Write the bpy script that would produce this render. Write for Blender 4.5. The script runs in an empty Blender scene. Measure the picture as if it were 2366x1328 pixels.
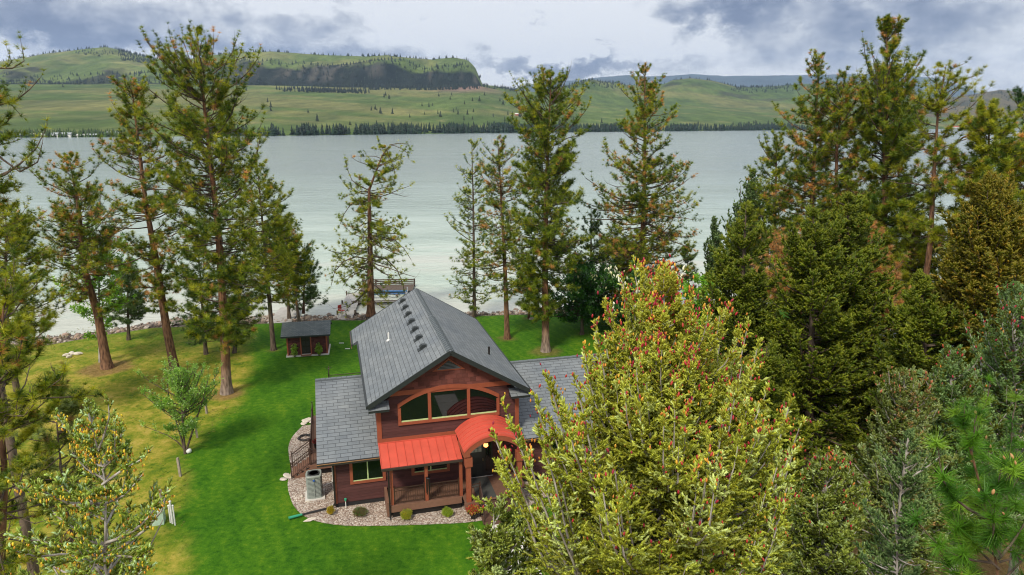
import bpy, math, random
import numpy as np
R = math.radians
SC = bpy.context.scene
COL = SC.collection
# ------------------------------------------------------------------ camera
CH, PITCH, FPX = 20.0, R(13.5), 1577.0
cam = bpy.data.objects.new('camera', bpy.data.cameras.new('camera'))
COL.objects.link(cam)
cam.location = (0, 0, CH); cam.rotation_euler = (R(90) - PITCH, 0, 0)
cam.data.sensor_width = 36; cam.data.lens = FPX / 2366 * 36
cam.data.clip_start = 0.2; cam.data.clip_end = 80000
SC.camera = cam
SC.view_settings.view_transform = 'Standard'; SC.view_settings.look = 'None'
SC.view_settings.exposure = 0.0; SC.view_settings.gamma = 1
SC.view_settings.use_curve_mapping = False
SC.cycles.max_bounces = 5; SC.cycles.diffuse_bounces = 2; SC.cycles.glossy_bounces = 3
SC.cycles.transmission_bounces = 3; SC.cycles.volume_bounces = 0; SC.cycles.transparent_max_bounces = 4
SC.cycles.use_denoising = True; SC.cycles.filter_width = 1.1
CT, ST = math.cos(PITCH), math.sin(PITCH)
def ray(px, py):
    u = (px - 1183) / FPX; v = (664 - py) / FPX
    return np.array([u, CT + v * ST, -ST + v * CT])
def at(px, py, Y):                     # the point of the world at forward distance Y
    d = ray(px, py); t = Y / d[1]
    return np.array([0, 0, CH]) + d * t
def gnd(px, py, z=0.0):
    d = ray(px, py); t = (z - CH) / d[2]
    return np.array([0, 0, CH]) + d * t
# ------------------------------------------------------------------ node helpers
class NT:
    def __init__(s, tree):
        s.t = tree; s.n = tree.nodes; s.l = tree.links
    def N(s, typ, ins=None, **kw):
        n = s.n.new(typ)
        for k, v in kw.items(): setattr(n, k, v)
        if ins:
            for k, v in ins.items(): s.put(n, k, v)
        return n
    def put(s, n, k, v):
        if isinstance(v, bpy.types.NodeSocket): s.l.new(v, n.inputs[k])
        else: n.inputs[k].default_value = v
    def math(s, op, a, b=0.0, c=0.0, clamp=False):
        n = s.n.new('ShaderNodeMath'); n.operation = op; n.use_clamp = clamp
        s.put(n, 0, a); s.put(n, 1, b)
        if op in ('MULTIPLY_ADD',): s.put(n, 2, c)
        return n.outputs[0]
    def mix(s, f, a, b, blend='MIX'):
        n = s.n.new('ShaderNodeMix'); n.data_type = 'RGBA'; n.blend_type = blend
        s.put(n, 0, f)
        for i, v in ((6, a), (7, b)):
            if isinstance(v, bpy.types.NodeSocket): s.l.new(v, n.inputs[i])
            else: n.inputs[i].default_value = (*v, 1) if len(v) == 3 else v
        return n.outputs[2]
    def ramp(s, f, stops, interp='LINEAR'):
        n = s.n.new('ShaderNodeValToRGB'); s.put(n, 0, f)
        e = n.color_ramp.elements; n.color_ramp.interpolation = interp
        while len(e) < len(stops): e.new(0.5)
        for q, (p, c) in zip(e, stops):
            q.position = p; q.color = (*c, 1) if len(c) == 3 else c
        return n.outputs[0]
    def noise(s, vec, scale, detail=4, rough=0.55, out=0, **k):
        n = s.N('ShaderNodeTexNoise', {'Scale': scale, 'Detail': detail, 'Roughness': rough})
        if vec is not None: s.l.new(vec, n.inputs['Vector'])
        for a, b in k.items(): s.put(n, a, b)
        return n.outputs[out]
    def mapping(s, vec, scale=(1, 1, 1), rot=(0, 0, 0), loc=(0, 0, 0)):
        n = s.N('ShaderNodeMapping'); s.l.new(vec, n.inputs['Vector'])
        n.inputs['Scale'].default_value = scale; n.inputs['Rotation'].default_value = rot
        n.inputs['Location'].default_value = loc
        return n.outputs[0]
def new_mat(name):
    m = bpy.data.materials.new(name); m.use_nodes = True
    m.node_tree.nodes.clear()
    t = NT(m.node_tree)
    out = t.N('ShaderNodeOutputMaterial')
    return m, t, out
def principled(t, out, color, rough=0.7, metal=0.0, bump=None, bump_d=0.02, bump_s=1.0, spec=0.5, ior=1.5, coat=0.0):
    p = t.N('ShaderNodeBsdfPrincipled')
    if isinstance(color, bpy.types.NodeSocket): t.l.new(color, p.inputs['Base Color'])
    else: p.inputs['Base Color'].default_value = (*color, 1)
    t.put(p, 'Roughness', rough); t.put(p, 'Metallic', metal); t.put(p, 'IOR', ior)
    t.put(p, 'Specular IOR Level', spec); t.put(p, 'Coat Weight', coat)
    if bump is not None:
        b = t.N('ShaderNodeBump', {'Strength': bump_s, 'Distance': bump_d, 'Height': bump})
        t.l.new(b.outputs[0], p.inputs['Normal'])
    t.l.new(p.outputs[0], out.inputs['Surface'])
    return p
# ------------------------------------------------------------------ world: cloudy sky
SUN_EL, SUN_AZ = R(48), R(205)         # azimuth clockwise from +Y
world = bpy.data.worlds.new('World'); SC.world = world; world.use_nodes = True
wt = world.node_tree; wt.nodes.clear(); W = NT(wt)
wout = W.N('ShaderNodeOutputWorld')
sky = W.N('ShaderNodeTexSky'); sky.sky_type = 'NISHITA'; sky.sun_disc = False
sky.sun_elevation = SUN_EL; sky.sun_rotation = SUN_AZ
bg1 = W.N('ShaderNodeBackground', {'Color': sky.outputs[0], 'Strength': 0.12})
tc = W.N('ShaderNodeTexCoord')
vec = tc.outputs['Generated']
sep = W.N('ShaderNodeSeparateXYZ'); W.l.new(vec, sep.inputs[0])
vm = W.mapping(vec, (3.6, 3.6, 7.5))
big = W.noise(vm, 1.3, 7, 0.56, Distortion=0.25)
fine = W.noise(W.mapping(vec, (8, 8, 14), loc=(3, 1, 2)), 1.8, 10, 0.62, Distortion=0.15)
wob = W.math('MULTIPLY', W.math('SUBTRACT', W.noise(W.mapping(vec, (9, 9, 14)), 1.5, 9, 0.62), 0.5), 0.24)
dx = W.math('ADD', sep.outputs[0], wob)
dz = W.math('ADD', sep.outputs[2], W.math('MULTIPLY', wob, 0.42))
val = W.math('ADD', -0.09, W.math('ADD', W.math('MULTIPLY', big, 0.85), W.math('MULTIPLY', fine, 0.62)))
def blob(px, py, sx, sy, amp):
    d = ray(px, py); d = d / np.linalg.norm(d)
    a = W.math('DIVIDE', W.math('SUBTRACT', dx, float(d[0])), sx / FPX)
    b = W.math('DIVIDE', W.math('SUBTRACT', dz, float(d[2])), sy / FPX)
    q = W.math('ADD', W.math('MULTIPLY', a, a), W.math('MULTIPLY', b, b))
    return W.math('MULTIPLY', W.math('EXPONENT', W.math('MULTIPLY', q, -1.0)), amp)
for b in [(1290, 158, 230, 20, -0.42), (1190, 186, 130, 12, 0.25), (1670, 45, 120, 45, -0.30), (1290, 15, 70, 20, -0.20),
          (1330, 80, 330, 55, 0.20), (560, 118, 330, 32, -0.30), (560, 40, 240, 26, -0.10), (120, 60, 260, 45, -0.14),
          (60, 115, 220, 18, 0.20), (1560, 135, 120, 26, 0.12), (2150, 20, 380, 120, -0.20),
          (1000, 10, 300, 20, 0.14), (880, 90, 200, 35, -0.05), (1800, 120, 160, 40, -0.04), (2200, 170, 200, 30, 0.05)]:
    val = W.math('ADD', val, blob(*b))
val = W.math('ADD', W.math('MULTIPLY', val, 1.6), -0.32)
cc = W.ramp(val, [(0.16, (0.15, 0.18, 0.29)), (0.32, (0.28, 0.315, 0.42)), (0.45, (0.47, 0.50, 0.58)),
                  (0.58, (0.74, 0.76, 0.80)), (0.72, (1.0, 1.01, 1.03))])
bg2 = W.N('ShaderNodeBackground', {'Color': cc, 'Strength': 1.0})
mx = W.N('ShaderNodeMixShader', {0: 0.90}); W.l.new(bg1.outputs[0], mx.inputs[1]); W.l.new(bg2.outputs[0], mx.inputs[2])
W.l.new(mx.outputs[0], wout.inputs['Surface'])
sun = bpy.data.objects.new('sun', bpy.data.lights.new('sun', 'SUN')); COL.objects.link(sun)
sun.data.energy = 3.6; sun.data.angle = R(10); sun.data.color = (1.0, 0.91, 0.74)
sun.rotation_euler = (R(90) - SUN_EL, 0, R(180) - SUN_AZ)
# ------------------------------------------------------------------ materials
def mat_plain(name, c, rough=0.6, metal=0.0, var=0.15, scale=6.0, bump=0.0, **k):
    m, t, o = new_mat(name)
    g = t.N('ShaderNodeTexCoord').outputs['Object']
    n = t.noise(g, scale, 5, 0.6)
    f = t.math('MULTIPLY_ADD', n, 2 * var, 1 - var)
    col = t.mix(1.0, c, t.ramp(n, [(0.25, (1 - var,) * 3), (0.75, (1 + var,) * 3)]), 'MULTIPLY')
    principled(t, o, col, rough, metal, n if bump else None, bump, **k)
    return m
def mat_needle(name, trans=0.35, gl=0.06):
    m, t, o = new_mat(name)
    a = t.N('ShaderNodeAttribute', attribute_name='tint').outputs['Color']
    d = t.N('ShaderNodeBsdfDiffuse', {'Color': a})
    tr = t.N('ShaderNodeBsdfTranslucent', {'Color': t.mix(1.0, a, (1.15, 1.2, 0.6), 'MULTIPLY')})
    x = t.N('ShaderNodeMixShader', {0: trans}); t.l.new(d.outputs[0], x.inputs[1]); t.l.new(tr.outputs[0], x.inputs[2])
    g = t.N('ShaderNodeBsdfGlossy', {'Roughness': 0.45, 'Color': (0.9, 0.95, 0.9, 1)})
    y = t.N('ShaderNodeMixShader', {0: gl}); t.l.new(x.outputs[0], y.inputs[1]); t.l.new(g.outputs[0], y.inputs[2])
    t.l.new(y.outputs[0], o.inputs['Surface'])
    return m
def mat_bark(name, c1, c2, low=None):
    m, t, o = new_mat(name)
    g = t.N('ShaderNodeTexCoord').outputs['Object']
    v = t.N('ShaderNodeTexVoronoi', {'Scale': 5.0}); t.l.new(t.mapping(g, (1.6, 1.6, 0.35)), v.inputs['Vector'])
    n = t.noise(t.mapping(g, (1, 1, 0.3)), 7, 6, 0.65)
    f = t.math('ADD', t.math('MULTIPLY', v.outputs['Distance'], 0.6), t.math('MULTIPLY', n, 0.6))
    col = t.ramp(f, [(0.30, tuple(q * 0.35 for q in c1)), (0.5, c1), (0.85, c2)])
    if low:
        z = t.N('ShaderNodeSeparateXYZ'); t.l.new(g, z.inputs[0])
        k = t.math('SUBTRACT', 1.0, t.math('DIVIDE', t.math('ADD', z.outputs[2], t.math('MULTIPLY', n, 1.5)), 3.6), clamp=True)
        col = t.mix(k, col, t.ramp(f, [(0.3, (0.07, 0.05, 0.04)), (0.8, low)]))
    principled(t, o, col, 0.9, bump=f, bump_d=0.05)
    return m
NEEDLE = mat_needle('needles', 0.35, 0.03); LEAF = mat_needle('leaves', 0.5, 0.07)
TINT = None
def mat_tint(name, rough=0.8, var=0.2, scale=8):
    m, t, o = new_mat(name)
    a = t.N('ShaderNodeAttribute', attribute_name='tint').outputs['Color']
    n = t.noise(t.N('ShaderNodeTexCoord').outputs['Object'], scale, 4, 0.6)
    principled(t, o, t.mix(1.0, a, t.ramp(n, [(0.3, (1 - var,) * 3), (0.7, (1 + var,) * 3)]), 'MULTIPLY'), rough)
    return m
CONE = mat_tint('cones', 0.6)
BARK_P = mat_bark('bark_pine', (0.12, 0.058, 0.032), (0.25, 0.135, 0.075))
BARK_PG = mat_bark('bark_pine_grey_foot', (0.16, 0.07, 0.035), (0.31, 0.16, 0.085), (0.34, 0.30, 0.27))
BARK_D = mat_bark('bark_dark', (0.085, 0.06, 0.045), (0.16, 0.12, 0.09))
BARK_G = mat_bark('bark_pale', (0.30, 0.27, 0.24), (0.52, 0.49, 0.46))
# ------------------------------------------------------------------ object helpers
def tag(o, label=None, cat=None, group=None, kind=None):
    if label: o['label'] = label
    if cat: o['category'] = cat
    if group: o['group'] = group
    if kind: o['kind'] = kind
    return o
def empty(name, loc, rz=0.0, parent=None):
    o = bpy.data.objects.new(name, None); COL.objects.link(o)
    o.location = tuple(map(float, loc)); o.rotation_euler = (0, 0, rz); o.parent = parent
    o.empty_display_size = 0.3
    return o
def np_mesh(name, V, polys, mat, parent=None, tint=None, smooth=False, uv=None):
    """polys: list of int arrays (n,3) or (n,4)"""
    me = bpy.data.meshes.new(name)
    V = np.ascontiguousarray(V, dtype=np.float32)
    me.vertices.add(len(V)); me.vertices.foreach_set('co', V.ravel())
    polys = [p for p in polys if len(p)]
    loops = np.concatenate([p.ravel() for p in polys]).astype(np.int32)
    tot = np.concatenate([np.full(len(p), p.shape[1]) for p in polys]).astype(np.int32)
    st = np.concatenate([[0], np.cumsum(tot)[:-1]]).astype(np.int32)
    me.loops.add(len(loops)); me.loops.foreach_set('vertex_index', loops)
    me.polygons.add(len(tot)); me.polygons.foreach_set('loop_start', st)
    try: me.polygons.foreach_set('loop_total', tot)
    except Exception: pass
    if tint is not None:
        a = me.color_attributes.new('tint', 'FLOAT_COLOR', 'POINT')
        c = np.ones((len(V), 4), dtype=np.float32); c[:, :3] = tint
        a.data.foreach_set('color', c.ravel())
    me.update(calc_edges=True); me.validate()
    if smooth: me.polygons.foreach_set('use_smooth', np.ones(len(tot), dtype=bool))
    me.materials.append(mat)
    o = bpy.data.objects.new(name, me); COL.objects.link(o); o.parent = parent
    return o
class MB:
    def __init__(s): s.v = []; s.f = []; s.u = {}
    def face(s, pts, uv=None):
        i = len(s.v); s.v += [tuple(map(float, p)) for p in pts]; s.f.append(tuple(range(i, i + len(pts))))
        if uv: s.u[len(s.f) - 1] = uv
        return s
    def box(s, x0, x1, y0, y1, z0, z1):
        i = len(s.v)
        s.v += [(x, y, z) for z in (z0, z1) for y in (y0, y1) for x in (x0, x1)]
        for q in ((0, 2, 3, 1), (4, 5, 7, 6), (0, 1, 5, 4), (2, 6, 7, 3), (0, 4, 6, 2), (1, 3, 7, 5)):
            s.f.append(tuple(i + k for k in q))
        return s
    def prism(s, poly, d0, d1, axis='y'):
        """poly in the two other axes (x,z for y; x,y for z; y,z for x)"""
        n = len(poly); i = len(s.v)
        def P(a, b, d): return {'y': (a, d, b), 'z': (a, b, d), 'x': (d, a, b)}[axis]
        s.v += [P(a, b, d0) for a, b in poly] + [P(a, b, d1) for a, b in poly]
        s.f.append(tuple(i + k for k in range(n))); s.f.append(tuple(i + n + k for k in reversed(range(n))))
        for k in range(n):
            j = (k + 1) % n; s.f.append((i + k, i + n + k, i + n + j, i + j))
        return s
    def bar(s, a, b, w, h=None, roll=0.0):
        a = np.array(a, float); b = np.array(b, float); d = b - a; L = np.linalg.norm(d); d /= L
        up = np.array([0, 0, 1.0]) if abs(d[2]) < 0.95 else np.array([1.0, 0, 0])
        sx = np.cross(d, up); sx /= np.linalg.norm(sx); uz = np.cross(sx, d); h = h or w
        i = len(s.v)
        for p in (a, b):
            for (q, r) in ((-1, -1), (1, -1), (1, 1), (-1, 1)): s.v.append(tuple(p + sx * q * w / 2 + uz * r * h / 2))
        for q in ((3, 2, 1, 0), (4, 5, 6, 7), (0, 1, 5, 4), (1, 2, 6, 5), (2, 3, 7, 6), (3, 0, 4, 7)):
            s.f.append(tuple(i + k for k in q))
        return s
    def tube(s, pts, r, n=8):
        pts = [np.array(p, float) for p in pts]; rs = r if hasattr(r, '__len__') else [r] * len(pts)
        i = len(s.v)
        for k, p in enumerate(pts):
            d = pts[min(k + 1, len(pts) - 1)] - pts[max(k - 1, 0)]; d = d / np.linalg.norm(d)
            up = np.array([0, 0, 1.0]) if abs(d[2]) < 0.9 else np.array([1.0, 0, 0])
            x = np.cross(d, up); x /= np.linalg.norm(x); y = np.cross(x, d)
            for j in range(n):
                a = 2 * math.pi * j / n; s.v.append(tuple(p + rs[k] * (x * math.cos(a) + y * math.sin(a))))
        for k in range(len(pts) - 1):
            for j in range(n):
                a = i + k * n + j; b = i + k * n + (j + 1) % n
                s.f.append((a, b, b + n, a + n))
        s.f.append(tuple(i + j for j in reversed(range(n)))); s.f.append(tuple(i + (len(pts) - 1) * n + j for j in range(n)))
        return s
    def lathe(s, prof, c=(0, 0, 0), n=16, sq=0.0):
        i = len(s.v)
        for (r, z) in prof:
            for j in range(n):
                a = 2 * math.pi * (j + 0.5) / n
                k = 1.0
                if sq: k = 1 + sq * (1 / max(abs(math.cos(a)), abs(math.sin(a))) - 1)
                s.v.append((c[0] + r * k * math.cos(a), c[1] + r * k * math.sin(a), c[2] + z))
        for k in range(len(prof) - 1):
            for j in range(n):
                a = i + k * n + j; b = i + k * n + (j + 1) % n
                s.f.append((a, b, b + n, a + n))
        s.f.append(tuple(i + j for j in reversed(range(n)))); s.f.append(tuple(i + (len(prof) - 1) * n + j for j in range(n)))
        return s
    def build(s, name, mat, parent=None, smooth=False):
        me = bpy.data.meshes.new(name); me.from_pydata(s.v, [], s.f); me.update()
        if s.u:
            L = me.uv_layers.new(name='UVMap')
            for fi, uvs in s.u.items():
                p = me.polygons[fi]
                for li, q in zip(p.loop_indices, uvs): L.data[li].uv = q
        if smooth:
            for p in me.polygons: p.use_smooth = True
        me.materials.append(mat)
        o = bpy.data.objects.new(name, me); COL.objects.link(o); o.parent = parent
        return o
def copy_tree(o, parent=None):
    c = o.copy(); COL.objects.link(c); c.parent = parent
    for ch in [q for q in bpy.data.objects if q.parent is o]: copy_tree(ch, c)
    return c
# ------------------------------------------------------------------ value noise
def vnoise(x, y, seed=0):
    xi = np.floor(x).astype(np.int64); yi = np.floor(y).astype(np.int64); xf = x - xi; yf = y - yi
    u = xf * xf * (3 - 2 * xf); v = yf * yf * (3 - 2 * yf)
    def h(a, b):
        n = (a * 374761393 + b * 668265263 + seed * 1442695) & 0x7fffffff
        n = ((n ^ (n >> 13)) * 1274126177) & 0x7fffffff
        return ((n ^ (n >> 16)) & 0xffff) / 65535.0
    return (h(xi, yi) * (1 - u) + h(xi + 1, yi) * u) * (1 - v) + (h(xi, yi + 1) * (1 - u) + h(xi + 1, yi + 1) * u) * v
def fbm(x, y, o=5, seed=0):
    s = 0; a = 0.5
    for i in range(o): s = s + a * vnoise(x * 2 ** i, y * 2 ** i, seed + i * 7); a *= 0.5
    return s
# ------------------------------------------------------------------ ground sheet (lawn, dry turf, beach, lake bed)
SHX = [-3000, -120, -60, -43, -36, -20, 0, 20, 60, 140, 3000]
SHY = [40, 50, 56, 60.5, 66.5, 68.3, 70.6, 72.5, 76, 80, 90]
def axis(a, b, step, outer):
    c = list(np.arange(a, b + 1e-6, step)); lo = [a - q for q in outer[::-1]]; hi = [b + q for q in outer]
    return np.array(lo + c + hi)
gx = axis(-62, 78, 0.4, [3, 8, 18, 40, 90, 200, 500, 1200, 3000])
gy = np.array([-400, -150, -60, -20, -5] + list(np.arange(2, 90.1, 0.4)) + [95, 105, 130, 200, 400, 900, 2000])
GX, GY = np.meshgrid(gx, gy)
ys = np.interp(GX, SHX, SHY) + 1.6 * (fbm(GX * 0.15, GX * 0 + 3, 3) - 0.45)
d = GY - ys
GZ = np.where(d < 0, 0.06 * (fbm(GX * 0.2, GY * 0.2) - 0.5), 0)
BW = np.interp(GX, [-60, -34, -22, 0], [5.5, 4.5, 3.0, 2.6])
GZ = GZ + np.where(d > 0, -0.08 * np.clip(d / 0.3, 0, 1) - 0.45 * np.clip(d, 0, 8) / BW - 0.11 * np.clip(d - 8, 0, 60), 0)
GZ += np.where((d > 0) & (d < 12), 0.12 * (fbm(GX * 1.3, GY * 1.3, 3, 5) - 0.5), 0)
xb = np.interp(GY, [-100, 20, 27, 31.7, 38.8, 45.4, 55, 65, 80], [-9, -12, -14.9, -17.4, -20.5, -20.0, -22.5, -26, -27])
dry = np.clip((xb - GX) / 1.6 + 0.5 + 1.6 * (fbm(GX * 0.5, GY * 0.5, 4, 3) - 0.5), 0, 1)
dry *= np.clip(1.25 - np.clip((GY - 50) / 14, 0, 1) * 0.85, 0, 1)
TREES_AT = [(gnd(523, 908), 1.5), (gnd(405, 868), 0.9), (gnd(246, 850), 2.2), (gnd(1261, 812), 1.6), (gnd(1172, 782), 1.1), (gnd(1345, 770), 0.6), (gnd(1220, 735), 0.6), (gnd(630, 808), 0.6)]
lit = np.zeros_like(GX)
for (p, r) in TREES_AT:
    q = np.hypot(GX - p[0], GY - p[1]) + 0.9 * (fbm(GX * 1.5, GY * 1.5, 3, 9) - 0.5)
    lit = np.maximum(lit, np.clip((r - q) / 0.6, 0, 1) * (0.75 if p[0] < -5 else 0.45))
# ground under the close stand of trees on the right is needle litter
lit = np.maximum(lit, np.clip((GX - np.interp(GY, [0, 28, 30, 66], [2, 8, 14.5, 18])) / 3 + 1.5 * (fbm(GX * 0.4, GY * 0.4, 4, 1) - 0.5), 0, 1) * (GY < 66) * 0.85)
lit = np.maximum(lit, np.clip((-24 - GX) / 4 - (GY - 24) / 5 + 0.4 * fbm(GX * .6, GY * .6), 0, 1))
beach = np.clip(d / 0.4 + 0.5, 0, 1)
nx, ny = len(gx), len(gy)
idx = np.arange(nx * ny).reshape(ny, nx)
quads = np.stack([idx[:-1, :-1], idx[:-1, 1:], idx[1:, 1:], idx[1:, :-1]], -1).reshape(-1, 4)
m, t, o = new_mat('ground')
g = t.N('ShaderNodeTexCoord').outputs['Object']
a = t.N('ShaderNodeAttribute', attribute_name='tint')
sp = t.N('ShaderNodeSeparateColor'); t.l.new(a.outputs['Color'], sp.inputs[0])
n1 = t.noise(t.mapping(g, (1, 0.45, 1), rot=(0, 0, R(-35))), 0.35, 5, 0.6)
n2 = t.noise(g, 3.0, 6, 0.7); n3 = t.noise(g, 14.0, 5, 0.8)
wv = t.N('ShaderNodeTexWave', {'Scale': 0.30, 'Distortion': 4.0, 'Detail': 3.0, 'Detail Scale': 1.6}); t.l.new(t.mapping(g, rot=(0, 0, R(-28))), wv.inputs['Vector'])
k = t.math('ADD', t.math('MULTIPLY', n1, 0.36), t.math('ADD', t.math('MULTIPLY', n2, 0.56), t.math('ADD', t.math('MULTIPLY', n3, 0.32), t.math('MULTIPLY', wv.outputs['Fac'], 0.04))))
green = t.ramp(k, [(0.42, (0.008, 0.045, 0.002)), (0.55, (0.026, 0.105, 0.003)), (0.68, (0.060, 0.165, 0.005)), (0.84, (0.16, 0.24, 0.012))])
k2 = t.math('ADD', t.math('MULTIPLY', t.noise(g, 0.55, 6, 0.7), 0.7), t.math('ADD', t.math('MULTIPLY', n2, 0.28), t.math('MULTIPLY', n3, 0.2)))
dryc = t.ramp(k2, [(0.44, (0.05, 0.12, 0.008)), (0.55, (0.17, 0.21, 0.015)), (0.66, (0.36, 0.30, 0.05)), (0.80, (0.56, 0.40, 0.15))])
litc = t.ramp(t.math('ADD', t.math('MULTIPLY', n2, 0.5), t.math('MULTIPLY', n3, 0.5)), [(0.35, (0.10, 0.045, 0.02)), (0.5, (0.24, 0.13, 0.06)), (0.7, (0.40, 0.26, 0.14))])
vb = t.N('ShaderNodeTexVoronoi', {'Scale': 3.2, 'Randomness': 1.0}); t.l.new(t.mapping(g, (1, 0.8, 1)), vb.inputs['Vector'])
sv = t.N('ShaderNodeSeparateColor'); t.l.new(vb.outputs['Color'], sv.inputs[0])
bch = t.mix(t.ramp(vb.outputs['Distance'], [(0.25, (0, 0, 0)), (0.7, (1, 1, 1))]), t.ramp(sv.outputs[0], [(0, (0.17, 0.12, 0.095)), (0.5, (0.30, 0.23, 0.19)), (1, (0.44, 0.38, 0.33))]), (0.06, 0.045, 0.035))
c = t.mix(sp.outputs[0], green, dryc); c = t.mix(sp.outputs[1], c, litc); c = t.mix(sp.outputs[2], c, bch)
hb = t.math('ADD', t.math('MULTIPLY', n3, 0.6), t.math('MULTIPLY', n2, 0.8))
principled(t, o, c, 0.95, bump=hb, bump_d=0.07, bump_s=0.8, spec=0.15)
ground = np_mesh('ground', np.stack([GX, GY, GZ], -1).reshape(-1, 3), [quads], m, None, np.stack([dry, lit, beach], -1).reshape(-1, 3), smooth=True)
tag(ground, kind='structure')
# ------------------------------------------------------------------ water
m, t, o = new_mat('lake_water')
g = t.N('ShaderNodeTexCoord').outputs['Object']
sp = t.N('ShaderNodeSeparateXYZ'); t.l.new(g, sp.inputs[0])
w1 = t.noise(t.mapping(g, (0.7, 1.3, 1)), 0.9, 6, 0.7); w2 = t.noise(t.mapping(g, (0.7, 1.2, 1), rot=(0, 0, R(20))), 0.16, 6, 0.7)
w3 = t.noise(t.mapping(g, (1, 3.5, 1), rot=(0, 0, R(10))), 0.009, 6, 0.65)
dep = t.math('DIVIDE', t.math('SUBTRACT', sp.outputs[1], 74.0), 260.0, clamp=True)
dep = t.math('ADD', dep, t.math('MULTIPLY', t.math('SUBTRACT', w3, 0.5), 1.1), clamp=True)
wc = t.ramp(dep, [(0.0, (0.50, 0.52, 0.46)), (0.10, (0.46, 0.55, 0.49)), (0.35, (0.33, 0.415, 0.39)), (1.0, (0.235, 0.29, 0.29))])
hh = t.math('ADD', t.math('MULTIPLY', w1, 0.22), t.math('MULTIPLY', w2, 0.8))
amp = t.ramp(w3, [(0.38, (0.25,) * 3), (0.62, (1.5,) * 3)])
bp = t.N('ShaderNodeBump', {'Distance': 1.0, 'Height': hh, 'Strength': t.math('MULTIPLY', amp, 0.55)})
p = principled(t, o, wc, 0.16, ior=1.33); t.l.new(bp.outputs[0], p.inputs['Normal'])
wm = MB(); wm.face([(-9000, 38, -.55), (9000, 38, -.55), (9000, 9000, -.55), (-9000, 9000, -.55)])
# near strip follows the sheet, so it is cut at the beach by the ground itself
water = tag(wm.build('water', m), kind='structure')
# ------------------------------------------------------------------ far land
KX = np.array([-900, -400, 0, 200, 400, 600, 830, 1000, 1110, 1200, 1310, 1450, 1600, 1830, 2100, 2366, 2800, 3300])
SHS = np.interp(np.arange(-900, 3301, 8), [-900, 0, 600, 1200, 1830, 2366, 3300], [326, 318.5, 314.5, 306.5, 300.5, 296.5, 293])
PX = np.arange(-900, 3301, 8).astype(float)
BY = np.interp(PX, [-900, 0, 400, 600, 800, 980, 1110, 1180, 1260, 1400, 1600, 1850, 2100, 2366, 3300],
               [190, 194, 194, 196, 201, 204, 200, 214, 228, 238, 240, 250, 270, 277, 280])
CY = np.interp(PX, [-900, -300, 0, 60, 120, 200, 270, 310, 370, 410, 455, 500, 560, 640, 720, 850, 900, 950, 1000, 1050, 1082, 1098, 1106, 1114, 1150, 1180, 1240, 1300, 1345, 1365, 1450, 1530, 1548, 1590, 1640, 1700, 1760, 1850, 1960, 2060, 2130, 2200, 2300, 2366, 2600, 3300],
               [175, 160, 150, 137, 125, 114, 107, 118, 134, 138, 134, 128, 121, 118, 124, 130, 127, 134, 138, 133, 138, 152, 170, 194, 199, 206, 214, 200, 187, 184, 196, 194, 185, 180, 186, 201, 200, 193, 192, 200, 226, 224, 207, 214, 220, 225])
YS = np.array([(CH + 1) * (ray(p, s)[1] / -ray(p, s)[2]) for p, s in zip(PX, SHS)])
YB = np.interp(PX, [-900, 0, 1000, 1200, 1600, 2366, 3300], [2600, 2900, 3300, 3300, 3600, 3900, 4000])
YC = np.interp(PX, [-900, 0, 430, 640, 1100, 1200, 1600, 2366, 3300], [4300, 4500, 4300, 4000, 3750, 4000, 4700, 5200, 5200])
def zat(px, py, Y): return CH + Y * (ray(px, py)[2] / ray(px, py)[1])
ZB = np.array([zat(a, b, c) for a, b, c in zip(PX, BY, YB)]); ZC = np.array([zat(a, b, c) for a, b, c in zip(PX, CY, YC)])
cliff = np.interp(PX, [-900, 380, 560, 1100, 1112, 1130, 3300], [0, 0, 1, 1, 1, 0, 0])
rows = []
NA, NB, NC = 90, 90, 20
for i in range(NA + 1):
    s = i / NA; Y = YS + (YB - YS) * s ** 1.25; z = -1.0 + 0.6 * min(1, i / 2) + (ZB + 0.4) * ((Y - YS) / (YB - YS)) ** 1.08
    rows.append((Y, z, 0 * PX + s, 0 * PX))
for i in range(1, NB + 1):
    s = i / NB; Y = YB + (YC - YB) * s
    soft = (3 * s * s - 2 * s ** 3) * 0.6 + 0.4 * s
    hard = np.interp(s, [0, 0.12, 0.30, 0.36, 1], [0, 0.06, 0.50, 0.60, 1])
    e = soft * (1 - cliff) + hard * cliff
    rows.append((Y, ZB + (ZC - ZB) * e, 0 * PX + 1 + s, 0 * PX + e))
for i in range(1, NC + 1):
    s = i / NC; Y = YC + 1600 * s; rows.append((Y, ZC - (ZC + 30) * s ** 1.5, 0 * PX + 2 + s, 0 * PX + 1))
TY = np.array([r[0] for r in rows]); TZ = np.array([r[1] for r in rows]); TS = np.array([r[2] for r in rows]); TE = np.array([r[3] for r in rows])
tanx = (PX - 1183) / FPX / np.array([ray(p, 285)[1] for p in PX]); TX = TY * tanx[None, :]
hillamp = np.clip(TS - 1.0, 0, 1); hillamp = np.minimum(hillamp * 4, 1) * np.clip((1.98 - TS) * 5, 0.12, 1)
rid = np.abs(fbm(TX / 420, TY / 900, 5, 11) - 0.48) * 2
TZ = TZ + hillamp * (rid - 0.35) * 85 * (0.12 + 0.88 * (PX < 1150)) + hillamp * (fbm(TX / 90, TY / 90, 4, 4) - 0.47) * 20
TZ = TZ + np.clip(TS, 0, 1) * (TS < 1.05) * 10 * (fbm(TX / 260, TY / 130, 5, 2) - 0.47) * np.clip(TS * 6, 0, 1)
PXg = np.broadcast_to(PX, TX.shape)
nz = fbm(TX / 160, TY / 160, 5, 21); nz2 = fbm(TX / 700, TY / 260, 4, 31); nz3 = fbm(TX / 45, TY / 45, 3, 41)
def C3(c): return np.array(c)[None, None, :]
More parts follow.
